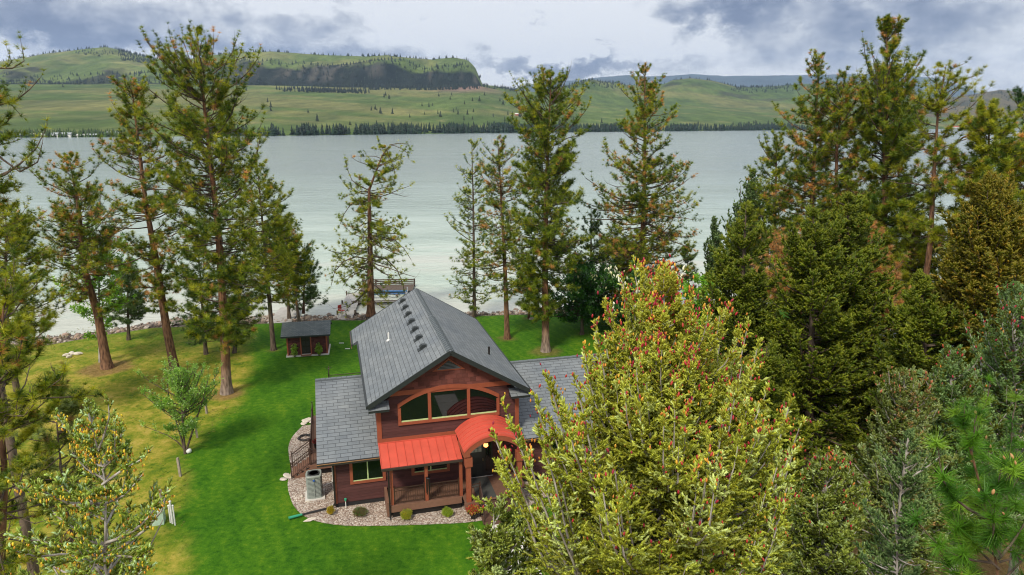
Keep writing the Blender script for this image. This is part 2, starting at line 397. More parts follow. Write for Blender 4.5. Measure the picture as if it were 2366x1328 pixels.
def mixc(a, b, f): return a * (1 - f[..., None]) + b * f[..., None]
col = mixc(C3((0.080, 0.125, 0.036)) + 0 * TX[..., None], C3((0.150, 0.160, 0.062)) + 0 * TX[..., None], np.clip((nz2 - 0.40) * 5 + (nz - .5) * 2, 0, 1))
col = mixc(col, C3((0.30, 0.26, 0.12)) + 0 * col, np.clip((nz3 - 0.60) * 6, 0, 1) * 0.5 * (TS < 1))
col = mixc(col, C3((0.07, 0.13, 0.02)) + 0 * col, np.clip(1 - TS * 9, 0, 1) * 0.7)
hg = mixc(C3((0.105, 0.150, 0.048)) + 0 * col, C3((0.17, 0.185, 0.075)) + 0 * col, np.clip((nz - 0.4) * 4, 0, 1))
col = mixc(col, hg, np.clip((TS - 0.97) * 20, 0, 1) * (PXg < 1150))
rk = (cliff[None, :] * np.clip((0.64 - TE) * 12 + (nz - 0.5) * 7, 0, 1)) * (TS > 1.0)
rk = np.maximum(rk, (PXg < 560) * np.clip((0.34 - TE) * 9 + (nz - 0.52) * 12, 0, 1) * (TS > 1.02) * 0.85)
rockc = mixc(C3((0.016, 0.024, 0.021)) + 0 * col, C3((0.075, 0.073, 0.066)) + 0 * col, np.clip((fbm(TX / 28, TY / 200, 4, 51) - 0.50) * 6, 0, 1) * np.clip((TE - .18) * 6, 0, 1))
scr = np.exp(-((PXg - 1075) / 75) ** 2) * np.clip((TS - 0.80) * 7, 0, 1) * (TS < 1.25)
col = mixc(col, C3((0.20, 0.135, 0.115)) + 0 * col, np.clip(scr * 1.1, 0, 1))
col = mixc(col, rockc, rk)
rb = np.clip((PXg - 2080) / 60, 0, 1) * (TS > 1.05); col = mixc(col, C3((0.13, 0.10, 0.07)) + 0 * col, rb * 0.8)
rd = (PXg > 1300) * (TS > 1.2) * np.clip((nz - 0.56) * 10, 0, 1); col = mixc(col, C3((0.045, 0.055, 0.035)) + 0 * col, rd * 0.8)
H_, W_ = TX.shape
idx = np.arange(H_ * W_).reshape(H_, W_)
quads = np.stack([idx[:-1, :-1], idx[:-1, 1:], idx[1:, 1:], idx[1:, :-1]], -1).reshape(-1, 4)
m, t, o = new_mat('hill_grass')
a = t.N('ShaderNodeAttribute', attribute_name='tint').outputs['Color']
g = t.N('ShaderNodeTexCoord').outputs['Object']
n = t.noise(t.mapping(g, (1, 0.35, 1)), 0.02, 7, 0.7)
n2 = t.noise(t.mapping(g, (1, 0.3, 1)), 0.004, 5, 0.6)
cm = t.mix(1.0, a, t.ramp(n, [(0.3, (0.55, 0.6, 0.6)), (0.7, (1.4, 1.35, 1.3))]), 'MULTIPLY')
cm = t.mix(1.0, cm, t.ramp(n2, [(0.35, (0.75, 0.8, 0.8)), (0.65, (1.2, 1.15, 1.1))]), 'MULTIPLY')
principled(t, o, cm, 0.95, bump=n, bump_d=12, bump_s=0.6, spec=0.1)
hills = np_mesh('hills', np.stack([TX, TY, TZ], -1).reshape(-1, 3), [quads], m, None, col.reshape(-1, 3), smooth=True)
tag(hills, kind='structure')
def on_hills(px, s):                   # a point on the far land: column px, row parameter s (0 shore, 1 bench, 2 crest)
    i = int(np.clip((px + 900) / 8, 0, W_ - 1)); j = int(np.argmin(np.abs(TS[:, i] - s)))
    return np.array([TX[j, i], TY[j, i], TZ[j, i]])
# distant blue mountains
MX = np.arange(900, 3000, 6).astype(float)
MY = np.interp(MX, [900, 1150, 1185, 1215, 1240, 1290, 1330, 1380, 1430, 1475, 1520, 1570, 1640, 1800, 1900, 2000, 2080, 2120, 2190, 2215, 2260, 2300, 3000],
               [215, 208, 205, 196, 190, 188, 184, 177, 173, 176, 175, 170, 175, 173, 171, 172, 178, 188, 214, 224, 216, 206, 200])
V = []; 
for i in range(31):
    s = i / 30
    for px, py in zip(MX, MY):
        Y = 9500 + 4500 * s; z = zat(px, py, 14000) * (s ** 0.8) - 40 * (1 - s)
        V.append((Y * (px - 1183) / FPX / 0.9723, Y, z))
V = np.array(V); k = np.repeat(np.linspace(0, 1, 31), len(MX))
V[:, 2] += (np.abs(fbm(V[:, 0] / 900, V[:, 1] / 1500, 5, 5) - 0.48) - 0.12) * 420 * np.clip(k * 3, 0, 1) * np.clip((1 - k) * 4, 0.06, 1) + 20 * k * (fbm(V[:, 0] / 90, V[:, 1] / 90, 3, 5) - .5)
idx = np.arange(len(V)).reshape(31, len(MX))
quads = np.stack([idx[:-1, :-1], idx[:-1, 1:], idx[1:, 1:], idx[1:, :-1]], -1).reshape(-1, 4)
mt = mat_plain('mountain_forest', (0.030, 0.060, 0.070), 0.95, var=0.5, scale=0.003)
tag(np_mesh('mountains', V, [quads], mt, smooth=True), kind='structure')

# ------------------------------------------------------------------ tree engine (numpy)
def unit(a): return a / np.maximum(np.linalg.norm(a, axis=-1, keepdims=True), 1e-9)
def frames(A, rng):
    A = unit(A); h = np.where(np.abs(A[:, 2:3]) < 0.9, np.array([[0, 0, 1.0]]), np.array([[1.0, 0, 0]]))
    B = unit(np.cross(A, h)); C = np.cross(A, B); a = rng.uniform(0, 2 * math.pi, (len(A), 1))
    return A, B * np.cos(a) + C * np.sin(a), -B * np.sin(a) + C * np.cos(a)
def stamp(tV, tF, tip, P, A, S, col, tipc, rng):
    """instances of one template (axis +x); returns verts, tris, tints"""
    A, B, C = frames(A, rng); S = S[:, None, None]
    V = P[:, None, :] + S * (tV[None, :, 0:1] * A[:, None, :] + tV[None, :, 1:2] * B[:, None, :] + tV[None, :, 2:3] * C[:, None, :])
    F = tF[None] + (np.arange(len(P)) * len(tV))[:, None, None]
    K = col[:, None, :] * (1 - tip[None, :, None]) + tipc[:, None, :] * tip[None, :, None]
    K = K * rng.uniform(0.8, 1.2, (len(P), len(tV), 1))
    return V.reshape(-1, 3), F.reshape(-1, tF.shape[1]), K.reshape(-1, 3)
def tpl_tuft(rng, n=16, w=0.10, spread=1.35, back=0.15):
    V = []; F = []; T = []
    for i in range(n):
        th = spread * math.sqrt(rng.uniform(0.02, 1)); ph = rng.uniform(0, 2 * math.pi)
        d = np.array([math.cos(th), math.sin(th) * math.cos(ph), math.sin(th) * math.sin(ph)]); L = rng.uniform(0.75, 1.1)
        q = unit(np.cross(d, rng.normal(size=3))[None])[0] * w / 2; b = np.array([-back * rng.uniform(0, 1.6), 0, 0])
        i0 = len(V); V += [b - q, b + q, b + d * L]; F.append((i0, i0 + 1, i0 + 2)); T += [0, 0, 1]
    return np.array(V), np.array(F), np.array(T, float)
def tpl_finger(rng, r=0.19, needles=9):
    V = [(0, 0, 0)]; T = [0.0]; n = 5
    for x, k, tt in ((0.22, 1.0, 0.1), (0.72, 0.95, 0.5)):
        for j in range(n):
            a = 2 * math.pi * j / n + x; V.append((x, r * k * math.cos(a), r * k * math.sin(a))); T.append(tt)
    V.append((1.0, 0, 0)); T.append(1.0); F = []
    for j in range(n):
        k = (j + 1) % n
        F += [(0, 1 + k, 1 + j), (1 + j, 1 + k, 1 + n + k), (1 + j, 1 + n + k, 1 + n + j), (1 + n + j, 1 + n + k, 2 * n + 1)]
    for _ in range(needles):
        x = rng.uniform(0.1, 0.95); a = rng.uniform(0, 2 * math.pi); c, s = math.cos(a), math.sin(a); i0 = len(V)
        V += [(x - 0.06, r * .5 * c, r * .5 * s), (x + 0.06, r * .5 * c, r * .5 * s), (x + 0.16, r * 1.7 * c, r * 1.7 * s)]
        T += [x * .6, x * .6, 0.9]; F.append((i0, i0 + 1, i0 + 2))
    return np.array(V), np.array(F), np.array(T)
def tpl_spray(rng, n=10):               # a flat drooping spruce or cedar spray
    V = []; F = []; T = []
    for i in range(n):
        x = i / n * 0.85; s = 1 if i % 2 else -1; L = 0.42 * (1 - 0.6 * x) * rng.uniform(.8, 1.2)
        i0 = len(V); V += [(x, 0, 0), (x + 0.13, 0, 0.01), (x + L * 0.75, s * L * 0.75, -L * 0.35 + rng.uniform(-.06, .06))]; F.append((i0, i0 + 1, i0 + 2)); T += [0.1, 0.1, 0.9]
        i0 = len(V); V += [(x, 0, -0.03), (x + 0.12, s * .04, 0), (x + L * 0.5, s * L * 0.3, -L * 0.8)]; F.append((i0, i0 + 1, i0 + 2)); T += [0, 0, 0.5]
    i0 = len(V); V += [(0.7, -.05, 0), (0.7, .05, 0), (1.1, 0, 0.02)]; F.append((i0, i0 + 1, i0 + 2)); T += [0.4, 0.4, 1]
    return np.array(V), np.array(F), np.array(T, float)
def tpl_leaf(rng, n=9, w=0.30):
    V = []; F = []; T = []
    for i in range(n):
        d = unit(rng.normal(size=(1, 3)) * [0.8, 1, 1] + [0.5, 0, 0])[0]; q = unit(np.cross(d, rng.normal(size=3))[None])[0] * w / 2
        b = rng.uniform(-0.35, 0.35, 3); L = rng.uniform(.5, .8); i0 = len(V)
        V += [b, b + d * L * .5 + q, b + d * L, b + d * L * .5 - q]; F += [(i0, i0 + 1, i0 + 2), (i0, i0 + 2, i0 + 3)]; T += [0, .5, 1, .5]
    return np.array(V), np.array(F), np.array(T, float)
def tubes(PL, RR, n=4):
    N, K = PL.shape[:2]
    d = np.zeros_like(PL); d[:, 1:-1] = PL[:, 2:] - PL[:, :-2]; d[:, 0] = PL[:, 1] - PL[:, 0]; d[:, -1] = PL[:, -1] - PL[:, -2]
    d = unit(d); h = np.where(np.abs(d[:, :1, 2:3]) < 0.9, np.array([0, 0, 1.0]), np.array([1.0, 0, 0]))
    x = unit(np.cross(d, np.broadcast_to(h, d.shape))); y = np.cross(x, d)
    a = np.arange(n) * 2 * math.pi / n
    V = PL[:, :, None] + RR[:, :, None, None] * (x[:, :, None] * np.cos(a)[None, None, :, None] + y[:, :, None] * np.sin(a)[None, None, :, None])
    i = np.arange(N * K * n).reshape(N, K, n); j = np.roll(i, -1, axis=2)
    F = np.stack([i[:, :-1], j[:, :-1], j[:, 1:], i[:, 1:]], -1).reshape(-1, 4)
    return V.reshape(-1, 3), F
def limbs(P0, D0, L, k, bend, wob, rng):
    N = len(P0); P = P0.copy(); D = unit(D0); out = [P.copy()]
    for i in range(k - 1):
        D = unit(D + bend * ((i + 1) / (k - 1)) + rng.normal(size=(N, 3)) * wob)
        P = P + D * (L / (k - 1))[:, None]; out.append(P.copy())
    return np.stack(out, 1)
def along(PL, t):                        # PL (N,K,3), t (N,M) -> points, tangents (N,M,3)
    K = PL.shape[1]; x = np.clip(t, 0, 0.9999) * (K - 1); i = x.astype(int); f = (x - i)[..., None]
    r = np.arange(len(PL))[:, None]; a = PL[r, i]; b = PL[r, i + 1]
    return a * (1 - f) + b * f, unit(b - a)
def resample(pts, k):
    pts = np.array(pts, float); s = np.concatenate([[0], np.cumsum(np.linalg.norm(np.diff(pts, axis=0), axis=1))]); q = np.linspace(0, s[-1], k)
    return np.stack([np.interp(q, s, pts[:, i]) for i in range(3)], -1)
TR = np.random.default_rng(5)
TP = {'pine': [tpl_tuft(TR, 26, 0.065, 1.5) for _ in range(6)], 'finger': [tpl_finger(TR) for _ in range(4)], 'spray': [tpl_spray(TR) for _ in range(4)],
      'leaf': [tpl_leaf(TR) for _ in range(5)], 'plump': [tpl_finger(TR, 0.21, 3) for _ in range(5)] + [tpl_spray(TR)], 'slim': [tpl_finger(TR, 0.125, 14) for _ in range(4)], 'long': [tpl_tuft(TR, 90, 0.036, 1.7, 0.25) for _ in range(4)],
      'mid': [tpl_tuft(TR, 34, 0.06, 1.6, 0.2) for _ in range(5)]}
G1, G2, G3 = (0.058, 0.108, 0.010), (0.165, 0.220, 0.012), (0.340, 0.350, 0.020)
BR = (0.52, 0.26, 0.08)
PAL = {'pine': [(G1, 3), (G2, 4), (G3, 2), (BR, .3)], 'rusty': [(G1, 3), (G2, 3), (G3, 1.5), (BR, 1.3)], 'brown': [(BR, 3), ((0.62, 0.36, 0.17), 2), ((0.30, 0.15, 0.06), 2), (G2, 1)], 'bright': [(G1, 2), (G2, 4), (G3, 4), (BR, .3)],
       'deep': [((0.018, 0.055, 0.010), 4), ((0.045, 0.115, 0.016), 3), (G2, 1)],
       'norway': [((0.040, 0.100, 0.008), 4), ((0.095, 0.180, 0.010), 4), ((0.21, 0.27, 0.014), 2.5)],
       'gold': [((0.08, 0.13, 0.010), 4), ((0.20, 0.22, 0.018), 3), ((0.40, 0.28, 0.025), .8)],
       'hero': [((0.30, 0.37, 0.035), 4), ((0.46, 0.54, 0.08), 4), ((0.56, 0.68, 0.28), 2.6), ((0.20, 0.22, 0.015), 3)],
       'blue': [((0.12, 0.22, 0.05), 4), ((0.25, 0.38, 0.15), 4), ((0.12, 0.15, 0.015), 4)],
       'olive': [((0.11, 0.15, 0.02), 3), ((0.22, 0.27, 0.06), 3), ((0.32, 0.40, 0.18), 1.8), ((0.34, 0.22, 0.08), .6)],
       'grey': [((0.065, 0.12, 0.035), 4), ((0.14, 0.21, 0.07), 3)], 'leaf': [((0.12, 0.28, 0.01), 3), ((0.22, 0.44, 0.02), 4), ((0.38, 0.58, 0.07), 2)],
       'chest': [((0.015, 0.075, 0.008), 4), ((0.035, 0.14, 0.010), 4), ((0.08, 0.22, 0.015), 1)], 'mix': [((0.17, 0.23, 0.025), 3), ((0.30, 0.36, 0.06), 3), ((0.40, 0.50, 0.20), 1.8), ((0.08, 0.10, 0.01), 2)],
       'fir': [((0.20, 0.29, 0.03), 4), ((0.33, 0.42, 0.08), 4), ((0.42, 0.56, 0.30), 2), ((0.17, 0.19, 0.015), 3)],
       'nearpine': [((0.045, 0.14, 0.010), 4), ((0.10, 0.25, 0.015), 4), ((0.20, 0.36, 0.03), 2)]}
def pick(pal, n, rng):
    c = np.array([p[0] for p in PAL[pal]]); w = np.array([p[1] for p in PAL[pal]], float)
    return c[rng.choice(len(c), n, p=w / w.sum())]
TREES = {}
def tree(name, label, Y, trunk, prof, style='pine', pal='pine', seed=1, r0=None, n1=80, n2=7, n3=3, size=0.3, elev=(-14, 40), bend=0.24,
         bark=None, gap=0.25, bare=0.06, group=None, cat='tree', tpl=None, extra=(), base_z=0.0, up=0.35, lat=0.24, flat=0.35, tipmul=1.35,
         k1=5, cones=None, below=True, tipcol=None, sprawl=0.0, secr=0.5, topf=1.0, jit=0.12, pbr=0.012, wide=1.32, start=0.10, hexp=2.0, topsize=0.55, asym=0.0, clump=0.35, topcol=None, bbark=None, k2=3, cord=False, uplow=None, inner=None):
    """trunk: pixels base..top at distance Y; prof: (py, half width px) from crown bottom to top"""
    rng = np.random.default_rng(seed)
    if Y is None: Y = gnd(*trunk[0])[1]
    pts = np.array([at(px, py, Y) for px, py in trunk])
    if below and pts[0][2] > 0.3:        # carry the trunk down to the ground
        pts = np.vstack([[pts[0][0] + (pts[0][0] - pts[1][0]) * 0.02, Y, base_z], pts])
    pts[0][2] = base_z - 0.1
    pts[1:-1, 1] += rng.normal(size=len(pts) - 2) * 0.15
    root = empty(name, (pts[0][0], pts[0][1], base_z)); base = np.array([pts[0][0], pts[0][1], base_z])
    tag(root, label, cat, group)
    pts = pts - base; H = pts[-1][2]
    scale = FPX / (Y / 0.96)
    zz = pts[:, 2]
    pz = np.array([at(trunk[-1][0], py, Y)[2] - base_z for py, _ in prof])[::1]; pw = np.array([w for _, w in prof]) / scale
    o_ = np.argsort(pz); pz, pw = pz[o_], pw[o_]
    zb, zt = pz[0], pz[-1]
    r0 = r0 or H * 0.013
    rad = lambda z: np.maximum(r0 * (1 - z / (H * 1.02)) ** 0.8, 0.012)
    tp = resample(pts, 26)
    flare = 1 + 0.45 * np.exp(-np.maximum(tp[:, 2], 0) / 0.5)
    V1, F1 = tubes(tp[None], (rad(tp[:, 2]) * flare)[None], 10)
    bark = bark or BARK_P
    np_mesh('trunk', V1, [F1], bark, root, smooth=True)
    # primary branches
    zs = rng.uniform(0, 1, n1 * 6) ** 0.95 * (zt - zb) + zb
    w = np.interp(zs, pz, pw) / pw.max(); keep = rng.uniform(0, 1, len(zs)) < (0.15 + 0.85 * w)
    zs = zs[keep][:n1]; n = len(zs)
    az = np.arange(n) * 2.39996 + rng.normal(size=n) * 0.5
    lobes = 0.82 + 0.30 * np.sin(az * 2 + zs * 1.3 + seed) * np.sin(zs * 0.9 + seed * 2)
    r = np.interp(zs, pz, pw) * (1 - asym * np.cos(az)) * wide * lobes * rng.uniform(1 - 1.5 * gap, 1.15, n)
    h = (zs - zb) / (zt - zb)
    el = R(elev[0]) + (R(elev[1]) - R(elev[0])) * h ** hexp + rng.normal(size=n) * jit
    L = r / np.maximum(0.55, np.cos(np.clip(el + 0.15, -1, 1.1)))
    L = np.maximum(L, 0.15)
    P0 = np.stack([np.interp(zs, zz, pts[:, i]) for i in range(3)], -1)
    L = np.minimum(L, np.maximum((zt * topf + 0.2 - zs), 0.25) / np.maximum(np.sin(np.clip(el + bend * .5, 0.05, 1.4)), 0.08))
    D = np.stack([np.cos(az) * np.cos(el), np.sin(az) * np.cos(el), np.sin(el)], -1)
    PL = limbs(P0, D, L, k1, np.array([0, 0, bend]), 0.10 + sprawl, rng)
    dead = rng.uniform(0, 1, n) < bare + 0.25 * np.clip(0.12 - h, 0, 1) * (bare > 0)
    for e in extra:
        q = resample([at(p[0], p[1], Y + (p[2] if len(p) > 2 else 0)) - base for p in e], k1)
        PL = np.concatenate([PL, q[None]]); L = np.append(L, np.linalg.norm(np.diff(q, axis=0), axis=1).sum()); dead = np.append(dead, False); h = np.append(h, .6)
    n = len(PL); pr = np.minimum(pbr * L + 0.012, 0.13)
    prr = pr[:, None] * np.linspace(1, 0.3, k1)[None]
    BV, BF = tubes(PL, prr, 4)
    # secondary
    t2 = (np.linspace(start, 1.0, n2)[None] + rng.normal(size=(n, n2)) * .02).clip(.03, 1) if cord else rng.uniform(start, 1.0, (n, n2)) ** 0.85; t2[:, -1] = 1.0
    S, T = along(PL, t2)
    side = np.cross(T, np.array([0, 0, 1.0])); side = unit(side) * np.where(np.arange(n2) % 2, 1, -1)[None, :, None]
    fw = rng.uniform(0.5, 1.1, (n, n2, 1)); upv = (np.full(n, up) if uplow is None else uplow + (up - uplow) * np.clip(h, 0, 1) ** .8)[:, None, None]
    D2 = T * fw + side * rng.uniform(0.3, 1.1, (n, n2, 1)) * (t2 < .97)[..., None] + np.array([0, 0, 1.0]) * (upv + rng.normal(size=(n, n2, 1)) * flat)
    L2 = (L[:, None] * lat * rng.uniform(0.6, 1.3, (n, n2)) * ((1.45 - t2 * 1.22) if cord else (1.25 - t2 * 0.7))).ravel() + 0.12 * size / 0.3
    P2 = limbs(S.reshape(-1, 3), D2.reshape(-1, 3), L2, 3, np.array([0, 0, up * 0.8]), 0.12, rng)
    V2, F2 = tubes(P2, np.maximum(0.006 * L2 + 0.006, 0.25 * size * 0.05)[:, None] * np.array([[1, .7, .4]]) * secr * 2, 3)
    np_mesh('branches', np.vstack([BV, V2]), [BF, F2 + len(BV)], bbark or (BARK_D if bark in (BARK_P, BARK_PG) else bark), root)
    live = np.repeat(~dead, n2) & (rng.uniform(0, 1, n * n2) > gap * 0.3)
    P2 = P2[live]; L2 = L2[live]; own = np.repeat(np.arange(n), n2)[live]; N2 = len(P2)
    t3 = np.concatenate([rng.uniform(0.15, 0.9, (N2, n3 - 1)), np.ones((N2, 1))], 1)
    if cord: t3 = np.concatenate([np.tile(np.linspace(0.1, .95, n3 - 1)[None], (N2, 1)), np.ones((N2, 1))], 1)
    Q, TT = along(P2, t3)
    # colours: clumps follow the branch, so brown and fresh patches hang together
    c1 = pick(pal, n, rng)[own]; c2 = pick(pal, N2, rng); f = rng.uniform(0, 1, (N2, 1)) < 0.45
    cs = np.where(f, c1, c2); cs = np.repeat(cs, n3, 0)
    cs = np.where(rng.uniform(0, 1, (N2 * n3, 1)) < clump, pick(pal, N2 * n3, rng), cs) * rng.uniform(0.75, 1.3, (N2 * n3, 1))
    Q = Q.reshape(-1, 3); TT = TT.reshape(-1, 3)
    if cord:                              # needles clothe each twig like a cord, with short side shoots
        sd = unit(np.cross(TT, rng.normal(size=TT.shape) * .4 + np.array([0, 0, 1.0]))); k_ = np.tile(np.arange(n3), N2)
        ax = TT + rng.normal(size=(len(Q), 3)) * 0.12 + sd * (np.where(k_ % 2, 1, -1) * np.where(k_ % 4 < 2, .15, .9))[:, None] + np.array([0, 0, .1])
    elif style == 'spruce':
        ax = TT * rng.uniform(0.4, 1.2, (len(Q), 1)) + rng.normal(size=(len(Q), 3)) * 0.55 + np.array([0, 0, up * 0.6])
    elif style == 'weep':
        ax = TT * rng.uniform(0.3, 1.0, (len(Q), 1)) + rng.normal(size=(len(Q), 3)) * 0.35 + np.array([0, 0, -0.45])
    else:
        ax = TT + rng.normal(size=(len(Q), 3)) * 0.35 + np.array([0, 0, 0.45])
    sz = size * rng.uniform(0.7, 1.25, len(Q))
    loc = lambda q: topsize + (1 - topsize) * np.clip(np.interp(q[:, 2], pz, pw) / (pw.max() * .6), 0, 1)
    sz = sz * loc(Q)
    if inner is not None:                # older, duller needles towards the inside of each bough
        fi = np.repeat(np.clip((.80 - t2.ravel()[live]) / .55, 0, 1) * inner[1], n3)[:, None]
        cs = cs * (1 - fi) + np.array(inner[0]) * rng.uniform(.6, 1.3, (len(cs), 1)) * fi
    # along the primaries too
    npm = {'pine': 5, 'leaf': 3}.get(style, 12 if cord else 8)
    tq = rng.uniform(0.35, 1.0, (n, npm)); q1, tt1 = along(PL[~dead], tq[~dead]); q1 = q1.reshape(-1, 3); tt1 = tt1.reshape(-1, 3)
    Q = np.vstack([Q, q1]); ax = np.vstack([ax, tt1 + rng.normal(size=q1.shape) * 0.6 + np.array([0, 0, 0.3])])
    sz = np.append(sz, size * rng.uniform(0.6, 1.0, len(q1)) * loc(q1)); cs = np.vstack([cs, np.repeat(pick(pal, int((~dead).sum()), rng), npm, 0)])
    # a leader on top
    k = 6; Q = np.vstack([Q, np.stack([np.interp(np.linspace(zt * .96, H, k), zz, pts[:, i]) for i in range(3)], -1)])
    ax = np.vstack([ax, np.array([[0, 0, 1.0]] * k) + rng.normal(size=(k, 3)) * 0.3]); sz = np.append(sz, [size * topsize] * k); cs = np.vstack([cs, pick(pal, k, rng)])
    tpl = tpl or ('slim' if cord else None)
    tl = TP[tpl or {'pine': 'pine', 'spruce': 'finger', 'weep': 'spray', 'leaf': 'leaf'}[style]]
    if topcol is not None:               # fresh growth towards the top of the tree
        hh_ = np.clip((Q[:, 2:3] - zb) / (zt - zb), 0, 1) ** 1.6 * topcol[1]
        cs = cs * (1 - hh_) + np.array(topcol[0]) * rng.uniform(.6, 1.3, (len(cs), 1)) * hh_
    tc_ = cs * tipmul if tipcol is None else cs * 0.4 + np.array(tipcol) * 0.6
    grp = rng.integers(0, len(tl), len(Q)); Vs = []; Fs = []; Ks = []; off = 0
    for gi, (tV, tF, tT) in enumerate(tl):
        mk = grp == gi
        if not mk.any(): continue
        a_, b_, c_ = stamp(tV, tF, tT, Q[mk], ax[mk], sz[mk], cs[mk], tc_[mk], rng)
        Vs.append(a_); Fs.append(b_ + off); Ks.append(c_); off += len(a_)
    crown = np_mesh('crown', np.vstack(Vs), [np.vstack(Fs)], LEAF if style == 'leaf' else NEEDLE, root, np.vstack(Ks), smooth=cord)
    if cones:
        num, cl, size_c, hmin, dirz = cones[:5]; hmax = cones[5] if len(cones) > 5 else 1.01
        hz = (P2[:, -1, 2] - zb) / (zt - zb); tl2 = t2.ravel()[live]; cand = np.where((hz > hmin) & (hz < hmax) & ((tl2 > 0.6) | (dirz < 0) | (hz > .75)))[0]
        wgt = np.clip(hz[cand] - hmin, 0.02, 1) * (tl2[cand] ** 7 + .03) if dirz > 0 else np.ones(len(cand)); cc_ = rng.choice(cand, min(num, len(cand) * 3), p=wgt / wgt.sum())
        pc = P2[cc_, -1] + rng.normal(size=(len(cc_), 3)) * size_c * 0.8 + np.array([0, 0, 0.5 * size_c * dirz])
        Vc = []; 
        tV = [(0, 0, 0)]; nn = 6
        for x, k_ in ((0.2, .7), (0.5, 1), (0.8, .7)):
            for j in range(nn): tV.append((x, .22 * k_ * math.cos(j * math.pi / 3), .22 * k_ * math.sin(j * math.pi / 3)))
        tV.append((1, 0, 0)); tF = []
        for j in range(nn):
            k_ = (j + 1) % nn; tF += [(0, 1 + k_, 1 + j)]
            for q in (0, 1): tF += [(1 + q * nn + j, 1 + q * nn + k_, 1 + (q + 1) * nn + k_), (1 + q * nn + j, 1 + (q + 1) * nn + k_, 1 + (q + 1) * nn + j)]
            tF += [(1 + 2 * nn + j, 1 + 2 * nn + k_, 3 * nn + 1)]
        kc = np.array([c_ for c_ in cl])[rng.integers(0, len(cl), len(pc))]
        a_, b_, c_ = stamp(np.array(tV), np.array(tF), np.zeros(len(tV)), pc, rng.normal(size=pc.shape) * 0.25 + np.array([0, 0, dirz]), size_c * rng.uniform(.7, 1.2, len(pc)), kc, kc, rng)
        tag(np_mesh('cones', a_, [b_], CONE, root, c_, smooth=True), kind='stuff')
    TREES[label] = root
    return root
# ------------------------------------------------------------------ the trees
GP = 'tall pines along the lake shore'
GR = 'tall pines crowding the right side'
# left side
tree('pine_tree', 'tallest ponderosa pine left of the shed, thick orange trunk with pale grey foot', None, [(524, 908), (519, 760), (508, 560), (492, 420), (474, 250), (455, 74)],
     [(800, 35), (740, 85), (690, 95), (640, 110), (560, 108), (480, 115), (400, 125), (330, 120), (270, 85), (220, 105), (170, 55), (120, 38), (78, 20)], pal='pine', seed=111, wide=1.15, n1=239, n2=8, n3=4, size=0.38,
     r0=0.36, bark=BARK_PG, gap=0.17, group=GP, lat=.29, sprawl=.05, elev=(-10, 48), extra=[[(516, 700), (470, 690), (420, 640), (405, 600)], [(500, 480), (560, 440), (605, 330), (603, 310)], [(480, 330), (520, 290), (548, 240), (547, 180)]])
tree('pine_tree', 'leaning ponderosa pine with bare curved orange trunk behind the light green bush', None, [(407, 868), (385, 760), (358, 600), (335, 470), (318, 330), (303, 188)],
     [(720, 40), (660, 55), (580, 75), (520, 80), (440, 78), (380, 85), (330, 50), (280, 42), (230, 45), (192, 18)], pal='rusty', seed=12, size=0.34, n1=181, n2=7, n3=3, r0=0.36, group=GP, lat=.29, sprawl=.05, gap=0.30, bare=.12,
     extra=[[(330, 400), (290, 390), (250, 370), (236, 365)], [(322, 330), (290, 290), (258, 235)]])
tree('pine_tree', 'shorter ponderosa pine at far left with straight dark leaning trunk ringed by needle litter', None, [(248, 850), (222, 730), (200, 610), (182, 500), (160, 362)],
     [(720, 50), (660, 75), (610, 85), (540, 80), (480, 62), (430, 50), (400, 35), (366, 16)], pal='rusty', seed=13, size=0.34, n1=162, n2=7, r0=0.40, group=GP, lat=.29, sprawl=.05, gap=0.22, extra=[[(212, 660), (170, 690), (120, 700), (115, 680)]])
tree('pine_tree', 'bushy pine with a pale grey trunk just left of the shed', None, [(632, 808), (622, 700), (612, 560), (604, 460), (594, 376)],
     [(700, 45), (620, 62), (540, 66), (470, 48), (420, 28), (380, 12)], pal='bright', seed=14, size=0.34, n1=153, n2=7, r0=0.22, group=GP, lat=.29, sprawl=.05, bark=BARK_D)
tree('pine_tree', 'slender dark pine behind the shed, second trunk left of the dock', None, [(668, 733), (664, 640), (655, 560), (645, 478)],
     [(660, 22), (600, 45), (540, 36), (482, 8)], pal='pine', seed=15, size=0.34, n1=114, r0=0.16, group=GP, lat=.29, sprawl=.05, bark=BARK_D)
tree('pine_tree', 'slender pine close behind the shed with thin twin looking crown', 68, [(690, 730), (676, 640), (662, 570), (650, 520)],
     [(670, 25), (620, 34), (570, 26), (524, 8)], pal='bright', seed=16, size=0.34, n1=85, r0=0.15, group=GP, lat=.29, sprawl=.05, bark=BARK_D)
tree('pine_tree', 'small loose pine directly above the shed roof at the water edge', None, [(701, 722), (702, 650), (704, 562)],
     [(715, 28), (690, 45), (640, 34), (600, 24), (566, 7)], pal='grey', seed=17, size=0.34, n1=85, n2=6, r0=0.13, group=GP, lat=.29, sprawl=.05, gap=0.30, extra=[[(702, 690), (720, 690), (745, 690), (755, 700)]])
tree('pine_tree', 'small grey green pine at the beach between two leaning orange trunks', None, [(297, 785), (296, 700), (296, 600)],
     [(745, 30), (710, 50), (660, 42), (604, 12)], pal='grey', seed=18, size=0.34, n1=95, r0=0.15, group=GP, lat=.29, sprawl=.05, bark=BARK_D)
tree('pine_tree', 'dusky pine behind the tallest ponderosa trunk near the beach', None, [(476, 818), (470, 740), (462, 640), (455, 560)],
     [(790, 30), (740, 55), (680, 50), (620, 42), (565, 12)], pal='grey', seed=19, size=0.34, n1=114, r0=0.16, bark=BARK_D, gap=0.30, bare=.3, group=GP, lat=.29, sprawl=.05)
